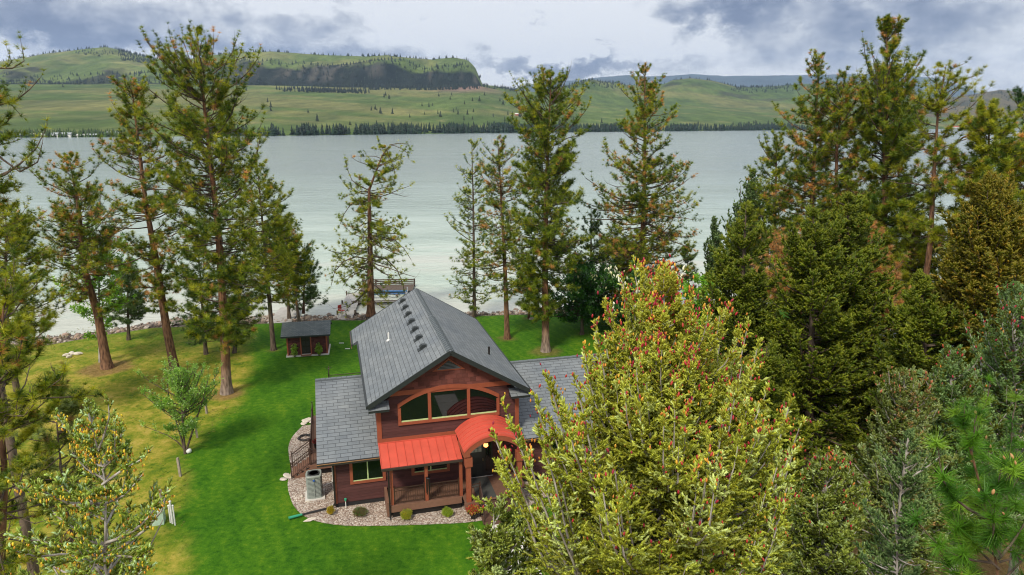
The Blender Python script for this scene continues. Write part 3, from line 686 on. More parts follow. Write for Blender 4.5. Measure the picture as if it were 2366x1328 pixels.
tree('pine_tree', 'low bushy pine with dead twigs between the tallest ponderosa and the shed', None, [(541, 815), (552, 720), (556, 600)],
     [(800, 30), (745, 38), (690, 42), (640, 34), (605, 10)], pal='olive', seed=20, size=0.34, n1=103, r0=0.15, bark=BARK_D, gap=0.30, bare=.3, group=GP, lat=.29, sprawl=.05)
tree('birch_tree', 'small light green leafy tree with a white trunk at the left beach', None, [(232, 836), (228, 740), (225, 640), (222, 520)],
     [(780, 30), (700, 62), (620, 60), (560, 40), (520, 10)], style='leaf', pal='leaf', seed=21, n1=60, n2=5, n3=3, size=0.36, r0=0.13, bark=BARK_G, elev=(5, 60))
tree('spruce_tree', 'dense dark bushy conifer at the left edge by the beach', 43, [(22, 790), (18, 640), (14, 480)],
     [(790, 85), (700, 95), (600, 80), (540, 55), (484, 20)], style='pine', pal='bright', seed=22, n1=150, n2=8, n3=4, size=0.3, r0=0.25, bark=BARK_D, gap=.15, bare=0)
tree('pine_tree', 'open pine at the left edge with long bare curling branches over the water', 25, [(-38, 700), (-38, 500), (-34, 300), (-34, 150), (-36, -30)],
     [(620, 95), (540, 110), (470, 70), (300, 75), (250, 85), (215, 40), (180, 10), (150, 15), (60, 30)], pal='pine', seed=23, n1=85, n2=6, n3=2, size=0.26, r0=0.22, gap=0.35, sprawl=0.08,
     extra=[[(-36, 130), (0, 162), (45, 155), (60, 135), (50, 105)], [(-36, 150), (10, 160), (28, 145), (18, 118)], [(-34, 420), (20, 400), (80, 350), (105, 300)], [(-34, 330), (40, 400), (95, 370), (98, 330)], [(-34, 420), (30, 390), (75, 385), (72, 350)], [(-34, 260), (5, 225), (25, 240), (45, 262)]], bark=BARK_D)
# twisted pine beyond the roof
tree('pine_tree', 'twisted pine standing beyond the house ridge with its bare top bent over to the right', None, [(857, 727), (856, 600), (853, 480), (852, 440), (866, 405), (882, 360), (902, 334)],
     [(690, 50), (650, 75), (610, 92), (560, 90), (520, 78), (490, 35), (460, 45), (420, 62), (385, 50), (350, 28), (336, 10)], pal='bright', seed=31, n1=137, n2=8, n3=3, size=0.36, r0=0.40, gap=0.34, bare=.14, sprawl=.12, elev=(-22, 15), bend=0.1,
     group=GP, lat=.27, extra=[[(900, 334), (918, 338), (940, 350), (945, 368)], [(902, 334), (925, 330), (950, 335), (948, 345)], [(893, 345), (908, 380), (914, 410), (908, 425)], [(853, 440), (815, 420), (800, 385), (798, 372)], [(855, 450), (885, 455), (915, 440), (945, 430)], [(856, 470), (830, 460), (800, 480), (785, 520)],
                     [(857, 560), (890, 545), (925, 560), (950, 600)], [(857, 600), (810, 590), (775, 620), (765, 660)], [(857, 590), (900, 600), (930, 640), (935, 690)]])
tree('pine_tree', 'thin sparse pine, leftmost of the row right of the house ridge', None, [(1096, 732), (1095, 600), (1093, 450), (1090, 326)],
     [(720, 35), (680, 42), (640, 50), (560, 38), (520, 45), (440, 36), (390, 20), (330, 8)], pal='pine', seed=32, size=0.34, n1=142, n2=5, n3=2, r0=0.20, gap=0.34, bare=.1, group=GP, lat=.29, sprawl=.05, bark=BARK_D, extra=[[(1095, 560), (1070, 545), (1040, 520), (1032, 508)]])
tree('pine_tree', 'open thin pine with visible dark trunk, second of the row right of the house ridge', None, [(1172, 782), (1168, 650), (1161, 500), (1150, 318)],
     [(680, 45), (600, 60), (520, 50), (440, 48), (380, 32), (322, 10)], pal='rusty', seed=33, size=0.34, n1=181, n2=6, n3=2, r0=0.27, gap=0.30, bare=.12, group=GP, lat=.29, sprawl=.05, bark=BARK_P)
tree('pine_tree', 'tall full ponderosa pine right of the house with straight orange trunk on the lawn', None, [(1261, 811), (1259, 640), (1262, 450), (1268, 300), (1274, 172)],
     [(735, 30), (690, 50), (640, 62), (560, 74), (480, 78), (420, 62), (370, 72), (330, 66), (290, 70), (240, 45), (200, 28), (176, 12)], pal='pine', seed=34, n1=287, n2=8, n3=4, size=0.36, r0=0.36, gap=0.15, group=GP, lat=.29, sprawl=.05, bark=BARK_PG)
tree('pine_tree', 'small pale pine between the two tall trunks on the right lawn', None, [(1222, 736), (1222, 690), (1221, 600)],
     [(715, 20), (680, 30), (640, 22), (606, 8)], pal='olive', seed=35, size=0.34, n1=65, r0=0.12, group=GP, lat=.29, sprawl=.05)
tree('pine_tree', 'broad conical ponderosa pine with rusty patches behind the flowering spruce', 66, [(1478, 755), (1482, 620), (1488, 450), (1490, 300), (1490, 157)],
     [(745, 70), (700, 90), (640, 105), (580, 92), (540, 98), (450, 90), (400, 70), (330, 55), (260, 50), (210, 30), (160, 10)], pal='rusty', seed=36, n1=307, n2=8, n3=4, size=0.36, r0=0.36, gap=0.19, group=GP, lat=.29, sprawl=.05)
tree('pine_tree', 'second trunk of the broad pine pair, hidden low crown beside the leafy chestnut', 67, [(1457, 755), (1457, 650), (1456, 560)],
     [(730, 60), (680, 70), (620, 55), (566, 18)], pal='rusty', seed=37, size=0.34, n1=114, r0=0.22, group=GP, lat=.29, sprawl=.05)
tree('fir_tree', 'deep green young fir between the two tallest shore pines on the right', 68, [(1366, 740), (1366, 600), (1366, 478)],
     [(730, 55), (660, 60), (600, 48), (540, 30), (482, 8)], pal='deep', seed=38, n1=110, n2=8, n3=3, size=0.3, r0=0.2, bare=0, gap=.15, bark=BARK_D)
tree('chestnut_tree', 'round dark green chestnut tree with small upright blossoms on the right lawn', None, [(1345, 772), (1345, 720), (1342, 622)],
     [(750, 30), (725, 62), (690, 70), (650, 55), (624, 22)], style='leaf', pal='chest', seed=39, n1=80, n2=7, n3=4, size=0.42, r0=0.17, bark=BARK_D, elev=(0, 65), gap=.12, bare=0,
     cones=(70, [(0.62, 0.62, 0.30)], 0.32, 0.55, 1.0))
tree('chestnut_tree', 'blossoming chestnut tree with white candles behind the top of the red coned spruce', 60, [(1478, 790), (1478, 720), (1478, 638)],
     [(780, 30), (740, 60), (690, 62), (650, 36), (640, 15)], style='leaf', pal='chest', seed=40, n1=80, n2=7, n3=4, size=0.42, r0=0.17, bark=BARK_D, elev=(0, 65), gap=.12, bare=0,
     cones=(170, [(0.80, 0.80, 0.60)], 0.40, 0.25, 1.0))
tree('juniper_tree', 'thin grey green conifer at the water edge left of the columnar cedar', 70, [(1592, 690), (1590, 640), (1588, 566)],
     [(690, 16), (640, 22), (600, 16), (570, 5)], pal='grey', seed=41, n1=60, r0=0.12, bark=BARK_D)
tree('cedar_tree', 'narrow grey green spire, shortest of the columnar cedars on the right shore', 66, [(1646, 700), (1648, 600), (1651, 502)],
     [(700, 26), (640, 24), (580, 17), (540, 10), (506, 3)], style='spruce', pal='grey', seed=42, n1=120, n2=6, n3=3, size=0.3, r0=0.12, wide=1.1, elev=(55, 75), bark=BARK_D, gap=.1, bare=0)
tree('cedar_tree', 'tall broad grey green columnar cedar on the right shore', 62, [(1722, 760), (1728, 560), (1738, 396)],
     [(740, 70), (640, 62), (560, 48), (480, 28), (402, 5)], style='spruce', pal='grey', seed=43, n1=200, n2=7, n3=3, size=0.36, r0=0.2, wide=1.1, elev=(50, 75), bark=BARK_D, gap=.1, bare=0)
tree('maple_bush', 'bright light green leafy tree peeking out behind the red coned spruce', 55, [(1618, 760), (1616, 700), (1612, 640)],
     [(770, 34), (730, 42), (690, 36), (650, 16)], style='leaf', pal='leaf', seed=44, n1=50, n2=6, n3=3, size=0.36, r0=0.1, bark=BARK_D)
# right side, back row
tree('pine_tree', 'medium pine left of the rusty pair with a rounded dark crown', 58, [(1788, 700), (1790, 500), (1795, 308)],
     [(700, 70), (600, 72), (500, 62), (420, 48), (360, 32), (312, 10)], pal='pine', seed=51, size=0.34, n1=198, n2=7, r0=0.28, group=GR)
tree('pine_tree', 'tall pine with rusty orange inner foliage and narrow tip, left of the rusty pair', 54, [(1868, 760), (1872, 560), (1882, 350), (1892, 124)],
     [(720, 80), (560, 95), (450, 90), (400, 62), (330, 78), (290, 70), (240, 45), (200, 40), (160, 25), (130, 10)], pal='rusty', seed=52, size=0.34, n1=235, n2=7, n3=4, r0=0.32, group=GR, gap=.35)
tree('pine_tree', 'rust brown pine with thin forked top, right of the rusty pair', 52, [(1935, 760), (1930, 560), (1935, 350), (1952, 172)],
     [(700, 80), (600, 85), (480, 70), (400, 70), (330, 58), (270, 60), (220, 45), (176, 14)], pal='rusty', seed=53, size=0.34, n1=207, n2=7, n3=3, r0=0.3, group=GR, gap=.4, extra=[[(1945, 280), (1975, 240), (1990, 210), (1985, 185)]])
tree('pine_tree', 'tallest pine on the right with slim tufted spire above dense dark boughs', 50, [(2045, 760), (2042, 500), (2050, 300), (2056, 180), (2048, 50)],
     [(640, 110), (520, 95), (430, 80), (340, 75), (290, 90), (250, 70), (215, 52), (190, 22), (130, 30), (90, 36), (55, 14)], pal='pine', seed=54, n1=326, n2=8, n3=4, size=0.38, r0=0.36, group=GR, gap=.25, elev=(0, 70),
     extra=[[(2046, 360), (2080, 320), (2110, 260), (2125, 215)], [(2050, 250), (2080, 220), (2098, 160), (2095, 135)], [(2050, 200), (2035, 160), (2015, 125), (2005, 110)]])
tree('pine_tree', 'half bare pine with dead twigs at its crown and long crooked limbs on the right', 44, [(2126, 760), (2140, 560), (2158, 380), (2172, 260), (2186, 150)],
     [(560, 60), (480, 50), (420, 60), (360, 62), (300, 55), (240, 68), (190, 48), (155, 18)], pal='bright', seed=55, n1=108, n2=5, n3=3, size=0.34, r0=0.30, group=GR, gap=.5, bare=.35, sprawl=.1,
     extra=[[(2172, 250), (2200, 215), (2235, 180), (2262, 172)], [(2165, 330), (2200, 290), (2250, 240), (2280, 210)], [(2150, 400), (2200, 330), (2260, 300), (2330, 300)], [(2172, 240), (2190, 190), (2195, 160), (2225, 148)]])
tree('pine_tree', 'yellow green pine with drooping boughs near the right edge above the golden spruce', 42, [(2282, 640), (2284, 450), (2286, 240)],
     [(640, 90), (540, 95), (440, 80), (360, 62), (300, 50), (246, 14)], pal='bright', seed=56, size=0.34, n1=253, n2=7, n3=4, r0=0.3, group=GR, gap=.3)
tree('pine_tree', 'dark dense tree cut off by the right edge of the view', 46, [(2372, 700), (2372, 450), (2370, 215)],
     [(700, 90), (560, 85), (440, 80), (340, 60), (270, 45), (222, 15)], pal='deep', seed=57, n1=150, n2=7, n3=4, r0=0.3, group=GR, gap=.2)
tree('pine_tree', 'middle green pine filling the gap below the half bare pine', 47, [(2110, 800), (2105, 640), (2100, 500)],
     [(760, 90), (680, 95), (600, 70), (505, 15)], pal='bright', seed=58, n1=217, n2=7, n3=4, r0=0.22, group=GR, gap=.2)
# dark spruces
GN = 'dark green spruces with orange tipped shoots'
NW = dict(style='spruce', cord=True, pal='norway', n2=15, n3=7, size=0.30, elev=(-14, 36), bend=0.45, up=0.25, uplow=-.55, flat=0.15, lat=.17, start=.12, clump=.5, wide=1.12, gap=.22, bare=0, bark=BARK_D, group=GN, r0=0.3, tipmul=1.6, tipcol=(0.30, 0.29, 0.014), secr=.3)
tree('spruce_tree', 'dark green spruce, leftmost of the dark spruces beside the red coned spruce', 37, [(1700, 900), (1712, 700), (1724, 472)],
     [(1000, 120), (900, 125), (800, 118), (700, 92), (620, 68), (560, 45), (476, 8)], seed=61, n1=230, **NW)
tree('spruce_tree', 'broad dark spruce with twin tip standing in the middle of the dark spruces', 35, [(1862, 1100), (1872, 760), (1880, 492)],
     [(1180, 150), (1000, 160), (860, 150), (740, 120), (640, 90), (560, 55), (496, 10)], seed=62, n1=300, **NW)
tree('spruce_tree', 'tallest dark spruce with orange flecked tip, right of the broad one', 36, [(1962, 1000), (1962, 700), (1960, 455)],
     [(1000, 130), (860, 140), (740, 120), (640, 100), (560, 65), (460, 10)], seed=63, n1=270, **NW)
NW2 = dict(NW); NW2.update(pal='gold', tipcol=(0.36, 0.23, 0.015))
tree('spruce_tree', 'dark spruce filling the gap close behind the right edge of the big red coned spruce', 27, [(1760, 1300), (1766, 1000), (1772, 800)],
     [(1280, 150), (1100, 150), (980, 110), (880, 60), (806, 8)], seed=68, n1=200, **NW)
tree('spruce_tree', 'golden orange tipped spruce near the right edge in front of the yellow green pine', 30, [(2284, 900), (2284, 640), (2286, 412)],
     [(900, 190), (800, 180), (700, 150), (600, 110), (520, 75), (416, 10)], seed=64, n1=260, **NW2)
tree('spruce_tree', 'shaded olive spruce low in the gap right of the dark spruces', 30, [(2150, 1200), (2140, 900), (2130, 640)],
     [(1150, 140), (1000, 140), (860, 120), (760, 85), (646, 10)], seed=65, n1=220, **NW)
tree('pine_tree', 'dying rust brown pine between the dark spruces and the half bare pine', 40, [(2012, 900), (2010, 700), (2004, 520)],
     [(760, 60), (700, 75), (640, 62), (580, 45), (526, 12)], pal='brown', seed=66, n1=150, n2=7, n3=3, r0=0.2, group=GR, gap=.3)
tree('pine_tree', 'low pine with rust brown boughs right above the twin tipped spruce', 44, [(1850, 800), (1850, 650), (1846, 560)],
     [(700, 60), (640, 90), (590, 75), (565, 30)], pal='brown', seed=67, n1=112, n2=7, n3=3, r0=0.2, group=GR, gap=.3)
# blue spruces
BS = dict(style='spruce', cord=True, pal='blue', n2=18, n3=9, size=0.15, lat=.18, wide=1.08, elev=(-8, 50), bend=0.6, up=0.35, uplow=-.4, flat=.2, gap=.2, bare=0, bark=BARK_G, r0=0.2, tipmul=1.2, secr=.2)
RED = [(0.36, 0.015, 0.03), (0.42, 0.04, 0.03), (0.28, 0.015, 0.04), (0.55, 0.20, 0.03)]
tree('blue_spruce', 'blue green spruce with a few red cones at the right edge', 22, [(2345, 1300), (2345, 950), (2345, 668)],
     [(1250, 240), (1050, 220), (950, 170), (850, 120), (760, 75), (675, 14)], seed=71, n1=240, cones=(130, RED, 0.11, 0.62, 1), **BS)
tree('blue_spruce', 'smaller silvery spruce left of the one at the right edge', 21, [(2200, 1300), (2198, 1000), (2196, 808)],
     [(1250, 150), (1100, 130), (1000, 105), (900, 65), (814, 8)], seed=72, n1=190, cones=(40, RED, 0.12, 0.8, 1), **BS)
BS2 = dict(BS); BS2.update(pal='olive')
tree('blue_spruce', 'brown tipped greyish spruce behind the thin grey juniper', 20, [(2082, 1300), (2084, 1100), (2090, 862)],
     [(1300, 170), (1150, 140), (1050, 110), (950, 70), (868, 8)], seed=73, n1=200, cones=(60, [(0.35, 0.12, 0.05)], 0.12, 0.6, 1), **BS2)
tree('blue_spruce', 'spruce with red cones low down between the biggest spruce and the pale juniper', 17, [(1905, 1328), (1905, 1200), (1912, 1052)],
     [(1400, 190), (1300, 150), (1200, 105), (1120, 60), (1060, 10)], seed=74, n1=180, cones=(130, RED, 0.11, 0.45, 1), **dict(BS2, pal='mix'))
tree('juniper_tree', 'thin see through juniper with a pale bare stem in front of the greyish spruce', 11, [(2060, 1400), (2078, 1200), (2098, 1012)],
     [(1400, 110), (1250, 100), (1150, 70), (1080, 40), (1016, 8)], style='spruce', pal='grey', seed=75, n1=80, n2=9, n3=6, size=0.11, cord=True, bark=BARK_G, gap=.4, bare=.15, r0=0.07, wide=1.1, elev=(15, 60), secr=.2, tipmul=1.9)
tree('spruce_tree', 'low green spruce filling the corner under the middle of the right side', 15, [(1780, 1500), (1780, 1350), (1780, 1230)],
     [(1500, 150), (1400, 110), (1320, 70), (1236, 8)], seed=76, n1=110, **dict(BS, pal='mix'))
# the big red coned spruce in front
tips = [(1172, 958, -.6), (1268, 878, -.8), (1378, 762, -.3), (1335, 900, -1.6), (1440, 655, .3), (1600, 735, -.4), (1662, 800, .2), (1726, 760, .6), (1560, 925, -2.2), (1640, 1030, -2.4), (1822, 945, .8), (1470, 840, -1.5), (1795, 1080, -.5), (1250, 1010, -1.8), (1420, 1080, -2.8), (1700, 905, -1.2)]
spires = []
for (px, py, dy) in tips:
    sx = 1535 + (px - 1535) * .25; y0 = py + 150 + abs(px - 1535) * .55
    for (jx, jy, jd) in ((0, 0, 0), (-26, 60, -.35), (24, 45, .3), (8, 110, -.6), (-14, 130, .4)):
        spires.append([(sx, y0 + 40, dy * .1), (1535 + (px - 1535) * .7 + jx * .6, y0 + 20, dy * .7 + jd * .5), (px + jx + (1535 - px) * .10, py + 90 + jy, dy + jd), (px + jx, py + jy, dy + jd)])
spires += [[(1540, 1300), (1380, 1290), (1200, 1210), (1120, 1165)], [(1540, 1330), (1300, 1300), (1160, 1260), (1115, 1280)]]
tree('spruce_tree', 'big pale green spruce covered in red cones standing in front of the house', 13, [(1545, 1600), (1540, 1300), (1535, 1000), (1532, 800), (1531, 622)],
     [(1600, 440), (1330, 410), (1200, 370), (1100, 330), (1000, 285), (900, 235), (800, 150), (720, 85), (670, 42), (628, 5)], style='spruce', pal='hero', seed=80, n1=330, n2=28, n3=11, size=0.135,
     elev=(-22, 36), bend=0.75, up=0.25, uplow=-1.0, flat=0.16, gap=.25, bare=0.05, cord=True, bark=BARK_G, r0=0.24, tipmul=1.3, secr=.10, lat=.17, pbr=.007, k1=7, wide=1.0, start=.10, topcol=((0.62, 0.56, 0.05), .4), clump=.5,
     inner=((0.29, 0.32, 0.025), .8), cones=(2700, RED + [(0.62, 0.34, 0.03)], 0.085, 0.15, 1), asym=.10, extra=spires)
tree('spruce_tree', 'small dark spruce top rising over the pale garden path at the bottom', 12.6, [(1150, 1560), (1146, 1400), (1140, 1172)],
     [(1560, 150), (1400, 120), (1328, 100), (1250, 70), (1200, 35), (1178, 6)], style='spruce', pal='mix', seed=81, n1=90, n2=18, n3=7, size=0.15, cord=True, elev=(-5, 45), bend=.7, up=.3, uplow=-.3, gap=.25, bare=.05, bark=BARK_G, r0=.08, lat=.16, secr=.15, asym=-.25)
# near pine, bottom right corner
tree('pine_tree', 'long needled pine with big soft tufts in the bottom right corner', 6.6, [(2330, 1500), (2300, 1300), (2262, 1120), (2222, 960)],
     [(1500, 200), (1400, 190), (1300, 160), (1200, 130), (1120, 105), (1040, 75), (970, 10)], pal='nearpine', seed=90, n1=34, n2=2, n3=1, size=0.23, wide=1.15, cones=(24, [(0.40, 0.22, 0.09)], 0.06, 0.0, 1), tpl='long', r0=0.06, elev=(20, 65), bend=.4, gap=.2, bare=0, tipmul=1.3,
     extra=[[(2290, 1250), (2320, 1150), (2335, 1050), (2340, 960)], [(2290, 1300), (2220, 1290), (2170, 1260), (2140, 1230)], [(2280, 1200), (2210, 1160), (2180, 1120), (2170, 1060)]], pbr=.006)
# lower left
tree('pine_tree', 'scraggly pine with grey dead twigs at the left edge above the lawn', 15, [(-5, 1400), (4, 1100), (8, 880), (14, 640)],
     [(1400, 130), (1200, 130), (1100, 140), (1000, 165), (900, 155), (820, 130), (740, 90), (650, 30)], pal='bright', seed=91, n1=110, n2=7, n3=3, size=0.2, tpl='mid', r0=0.19, gap=.3, bare=.22, sprawl=.12, elev=(-10, 45))
tree('pine_tree', 'thin dark stemmed pine tangle behind the yellow coned fir', 17, [(168, 1130), (140, 980), (125, 850)],
     [(1250, 80), (1100, 85), (1000, 80), (920, 50), (855, 10)], pal='olive', seed=92, n1=70, n2=6, n3=3, size=0.2, tpl='mid', r0=0.09, gap=.4, bare=.3, sprawl=.12, bark=BARK_D)
tree('fir_tree', 'young fir with white stem and hanging yellow cones in the lower left corner', 9.5, [(262, 1480), (252, 1300), (230, 1130), (205, 955)],
     [(1480, 230), (1328, 215), (1240, 200), (1160, 165), (1080, 110), (1020, 65), (965, 14)], style='spruce', pal='fir', seed=93, n1=64, n2=13, n3=8, size=0.105, cord=True, wide=1.1, clump=.7, r0=0.075, lat=.2, elev=(5, 55), bend=.35, up=.25, gap=.3, bare=.05,
     bark=BARK_G, secr=.22, tipmul=1.5, sprawl=.05, cones=(1700, [(0.72, 0.56, 0.03), (0.64, 0.45, 0.03), (0.60, 0.28, 0.03)], 0.06, 0.03, -1),
     extra=[[(250, 1280), (320, 1240), (370, 1190), (388, 1130)], [(240, 1200), (160, 1160), (120, 1150), (95, 1130)], [(252, 1320), (170, 1280), (100, 1250), (40, 1240)], [(236, 1120), (290, 1080), (330, 1060), (348, 1040)]])
# broadleaf bush in the lawn
tree('leafy_bush', 'light green flowering bush with dark forked stems beside the white ball', None, [(428, 1048), (424, 1000), (420, 930), (415, 860)],
     [(1010, 45), (980, 80), (930, 88), (890, 70), (862, 25)], style='leaf', pal='leaf', seed=95, n1=75, n2=7, n3=4, size=0.19, wide=1.05, r0=0.07, bark=BARK_D, elev=(20, 65), gap=.25, bare=0, cat='bush', tipcol=(0.35, 0.52, 0.16),
     extra=[[(428, 1045), (410, 980), (390, 920), (385, 870)], [(429, 1045), (450, 980), (470, 920), (480, 880)], [(428, 1040), (400, 1010), (360, 995), (335, 985)]])
# ------------------------------------------------------------------ far trees
def far_tree_mesh(seed, n=3):
    rng = np.random.default_rng(seed); V = []; F = []; K = []
    for lv in range(5):
        z0 = 0.08 + lv * 0.17; r = 0.26 * (1 - lv / 5.6); nn = 7
        i0 = len(V); V.append((0, 0, z0 + 0.30)); K.append(rng.uniform(.8, 1.2))
        for j in range(nn):
            a = 2 * math.pi * j / nn + rng.uniform(0, .6); rr = r * rng.uniform(.6, 1.25); V.append((rr * math.cos(a), rr * math.sin(a), z0 + rng.uniform(-.04, .05))); K.append(rng.uniform(.6, 1.4))
        for j in range(nn): F.append((i0, i0 + 1 + j, i0 + 1 + (j + 1) % nn))
    return np.array(V), np.array(F), np.array(K)
FT = [far_tree_mesh(s) for s in range(6)]
def far_mass(name, pts, hs, col, seed):
    rng = np.random.default_rng(seed); Vs = []; Fs = []; Ks = []; off = 0
    g = rng.integers(0, 6, len(pts)); wd = rng.uniform(.8, 1.3, len(pts))
    for i in range(6):
        mk = g == i; v, f, k = FT[i]
        if not mk.any(): continue
        s = hs[mk][:, None, None] * np.stack([wd[mk], wd[mk], np.ones(mk.sum())], -1)[:, None, :]
        V = pts[mk][:, None, :] + v[None] * s
        Vs.append(V.reshape(-1, 3)); Fs.append((f[None] + (np.arange(mk.sum()) * len(v))[:, None, None]).reshape(-1, 3) + off)
        c = np.array(col)[None, None] * k[None, :, None] * rng.uniform(.6, 1.5, (mk.sum(), 1, 1)); Ks.append(np.broadcast_to(c, V.shape).reshape(-1, 3)); off += V.shape[0] * V.shape[1]
    o = np_mesh(name, np.vstack(Vs), [np.vstack(Fs)], NEEDLE, None, np.vstack(Ks))
    return tag(o, kind='stuff')
FR = np.random.default_rng(77)
def patchy(p, k=70, t=.5): return float(np.clip((vnoise(np.array([p / k]), np.array([1.5]), 3)[0] - t) * 3 + .55, .06, 1))
def hill_pts(n, pxr, sr, f=lambda px: 1, pw=1.0):
    out = []
    while len(out) < n:
        px = FR.uniform(*pxr)
        if FR.uniform() > f(px): continue
        out.append(on_hills(px, sr[0] + (sr[1] - sr[0]) * FR.uniform() ** pw) + np.array([FR.uniform(-12, 12), FR.uniform(-12, 12), -0.5]))
    return np.array(out)
a = hill_pts(900, (830, 1180), (0.003, 0.085), lambda p: np.clip((p - 820) / 330, .12, 1) * patchy(p, 30), 2.2)
b = hill_pts(1900, (1130, 1960), (0.003, 0.060), lambda p: patchy(p, 45, .35), pw=1.7)
c = hill_pts(260, (440, 900), (0.002, 0.03), lambda p: patchy(p, 18, .55))
P = np.vstack([a, b, c])
far_mass('far_woods', P, FR.uniform(9, 22, len(P)), (0.014, 0.036, 0.020), 1)
P = np.vstack([hill_pts(430, (0, 340), (0.004, 0.05), pw=1.5), hill_pts(120, (-300, 0), (0.004, 0.05))])
far_mass('shore_bushes', P, FR.uniform(4, 13, len(P)), (0.055, 0.10, 0.025), 2)
P = np.vstack([hill_pts(330, (650, 860), (0.80, 0.90), lambda p: 1 - abs(p - 760) / 130), hill_pts(420, (850, 1110), (0.93, 1.04)), hill_pts(500, (430, 1112), (1.02, 1.12)), hill_pts(160, (1110, 1200), (1.6, 1.95)),
               hill_pts(420, (0, 430), (1.03, 1.35)), hill_pts(500, (480, 1100), (1.15, 1.5)), hill_pts(60, (190, 360), (1.75, 1.9)), hill_pts(260, (300, 385), (1.70, 1.98)), hill_pts(300, (-400, 0), (1.0, 1.6))])
far_mass('cliff_woods', P, FR.uniform(8, 18, len(P)), (0.014, 0.028, 0.022), 3)
P = np.vstack([hill_pts(150, (40, 460), (1.95, 2.0)), hill_pts(150, (500, 1100), (1.96, 2.0)), hill_pts(150, (1300, 1450), (1.6, 1.95)), hill_pts(170, (1690, 1840), (1.6, 1.97)), hill_pts(120, (1300, 1830), (1.93, 2.0)), hill_pts(260, (2080, 2500), (1.3, 2.0)), hill_pts(160, (1840, 2100), (1.4, 2.0))])
far_mass('ridge_woods', P, FR.uniform(7, 19, len(P)), (0.016, 0.030, 0.022), 4)
P = MTP = V_ = None
# scattered trees one can tell apart on the far slope
v, f, k = FT[0]; me_list = []
for i in range(6):
    v, f, k = FT[i]
    o = np_mesh('crown', v, [f], NEEDLE, None, np.array([[0.030, 0.045, 0.020]]) * k[:, None]); me_list.append(o.data); bpy.data.objects.remove(o)
tm = MB().tube([(0, 0, -0.02), (0, 0, 0.3)], [0.03, 0.015], 5).build('trunk', BARK_D); TMESH = tm.data; bpy.data.objects.remove(tm)
def far_tree(p, h, label, group):
    e = empty('conifer_tree', p); e.scale = (h * FR.uniform(.9, 1.3),) * 2 + (h,); tag(e, label, 'tree', group)
    for nm, d in (('crown', me_list[FR.integers(6)]), ('trunk', TMESH)):
        q = bpy.data.objects.new(nm, d); COL.objects.link(q); q.parent = e
GF = 'lone conifers scattered over the far slope'
for p in np.vstack([hill_pts(60, (1050, 1340), (0.07, 0.42), pw=1.5), hill_pts(26, (880, 1180), (0.3, 0.8)), hill_pts(50, (1340, 1840), (0.06, 0.32), pw=1.3), hill_pts(10, (150, 640), (0.5, 0.97)), hill_pts(24, (1700, 1830), (0.1, 0.25)), hill_pts(10, (620, 900), (0.05, 0.5))]):
    q_ = p[0] / p[1]; h_ = FR.uniform(9, 18)
    zone = 'far left, above the lakeside village' if q_ < -.42 else 'between the tall left pine and the twisted pine' if q_ < -.12 else 'on the slope below the cliff end' if q_ < 0.02 else 'left of the tall full pine by the house' if q_ < .08 else 'between the two tall shore pines' if q_ < .2 else 'right of the broad shore pine' if q_ < .33 else 'near the tall pines on the right'
    far_tree(p, h_, ('tiny' if h_ < 11 else 'small' if h_ < 14.5 else 'tallish') + ' dark conifer on the far slope, ' + zone, GF)
# village and farm houses across the lake
m_w = mat_plain('white_siding', (0.70, 0.70, 0.68), 0.7); m_rg = mat_plain('grey_roofing', (0.32, 0.36, 0.38), 0.7); m_rr = mat_plain('red_roofing', (0.45, 0.06, 0.04), 0.6); m_gl = mat_plain('dark_glass_far', (0.03, 0.04, 0.05), 0.2)
def far_house(px, s, w, dd, h, wall, roof, label, rz=0.1):
    p = on_hills(px, s); e = tag(empty('lake_house', p + np.array([0, 0, -0.3]), rz), label, 'house', 'houses across the lake')
    b = MB(); z = h * 0.55
    MB().prism([(-dd / 2, 0), (dd / 2, 0), (dd / 2, h), (0, h + z), (-dd / 2, h)], -w / 2, w / 2, 'x').build('wall', wall, e)
    b.prism([(-dd / 2 - .6, h - .2), (0, h + z), (dd / 2 + .6, h - .2), (dd / 2 + .6, h), (0, h + z + .25), (-dd / 2 - .6, h)], -w / 2 - .6, w / 2 + .6, 'x').build('roof', roof, e)
    for i in range(3): MB().box(-w / 2 + w * (i + .65) / 4 + .3, -w / 2 + w * (i + .65) / 4 + 1.6, -dd / 2 - .06, -dd / 2 + .02, 1, 2.3).build('window', m_gl, e)
for a_ in [(43, .016, 12, 8, 3.5, m_w, m_rg, 'white house at the far left of the lakeside village'), (78, .020, 26, 9, 3.2, m_w, m_w, 'long white roofed house in the village'),
           (98, .015, 16, 8, 3, m_w, m_rg, 'low pale house right of the long white roofed one'), (124, .012, 12, 8, 4.5, m_w, m_rg, 'gabled white house in the middle of the village'),
           (152, .012, 18, 9, 4.5, m_w, m_rg, 'wide house with grey blue roof by the village trees'), (182, .012, 24, 7, 3, m_w, m_w, 'flat long pale building at the village waterfront'),
           (212, .016, 20, 8, 3.2, m_gl, m_rg, 'dark walled house at the right end of the village'), (262, .030, 20, 9, 4, m_w, m_rg, 'pale house with blue grey roof above the village'),
           (565, .012, 10, 7, 3, m_rr, m_w, 'small red cabin on the shore seen through the tall pine'), (1196, .40, 16, 9, 4, m_rr, m_w, 'red farm building alone on the far slope'),
           (2208, .09, 60, 16, 6, m_w, m_rr, 'long red roofed barn across the water on the right'), (2262, .085, 40, 14, 5, m_w, m_rr, 'second red roofed barn further right'),
           (1985, .10, 26, 12, 5, m_w, m_rg, 'white building glimpsed between the right pines'), (2340, .06, 30, 12, 5, m_w, m_rg, 'white building near the right edge across the water')]:
    far_house(*a_)
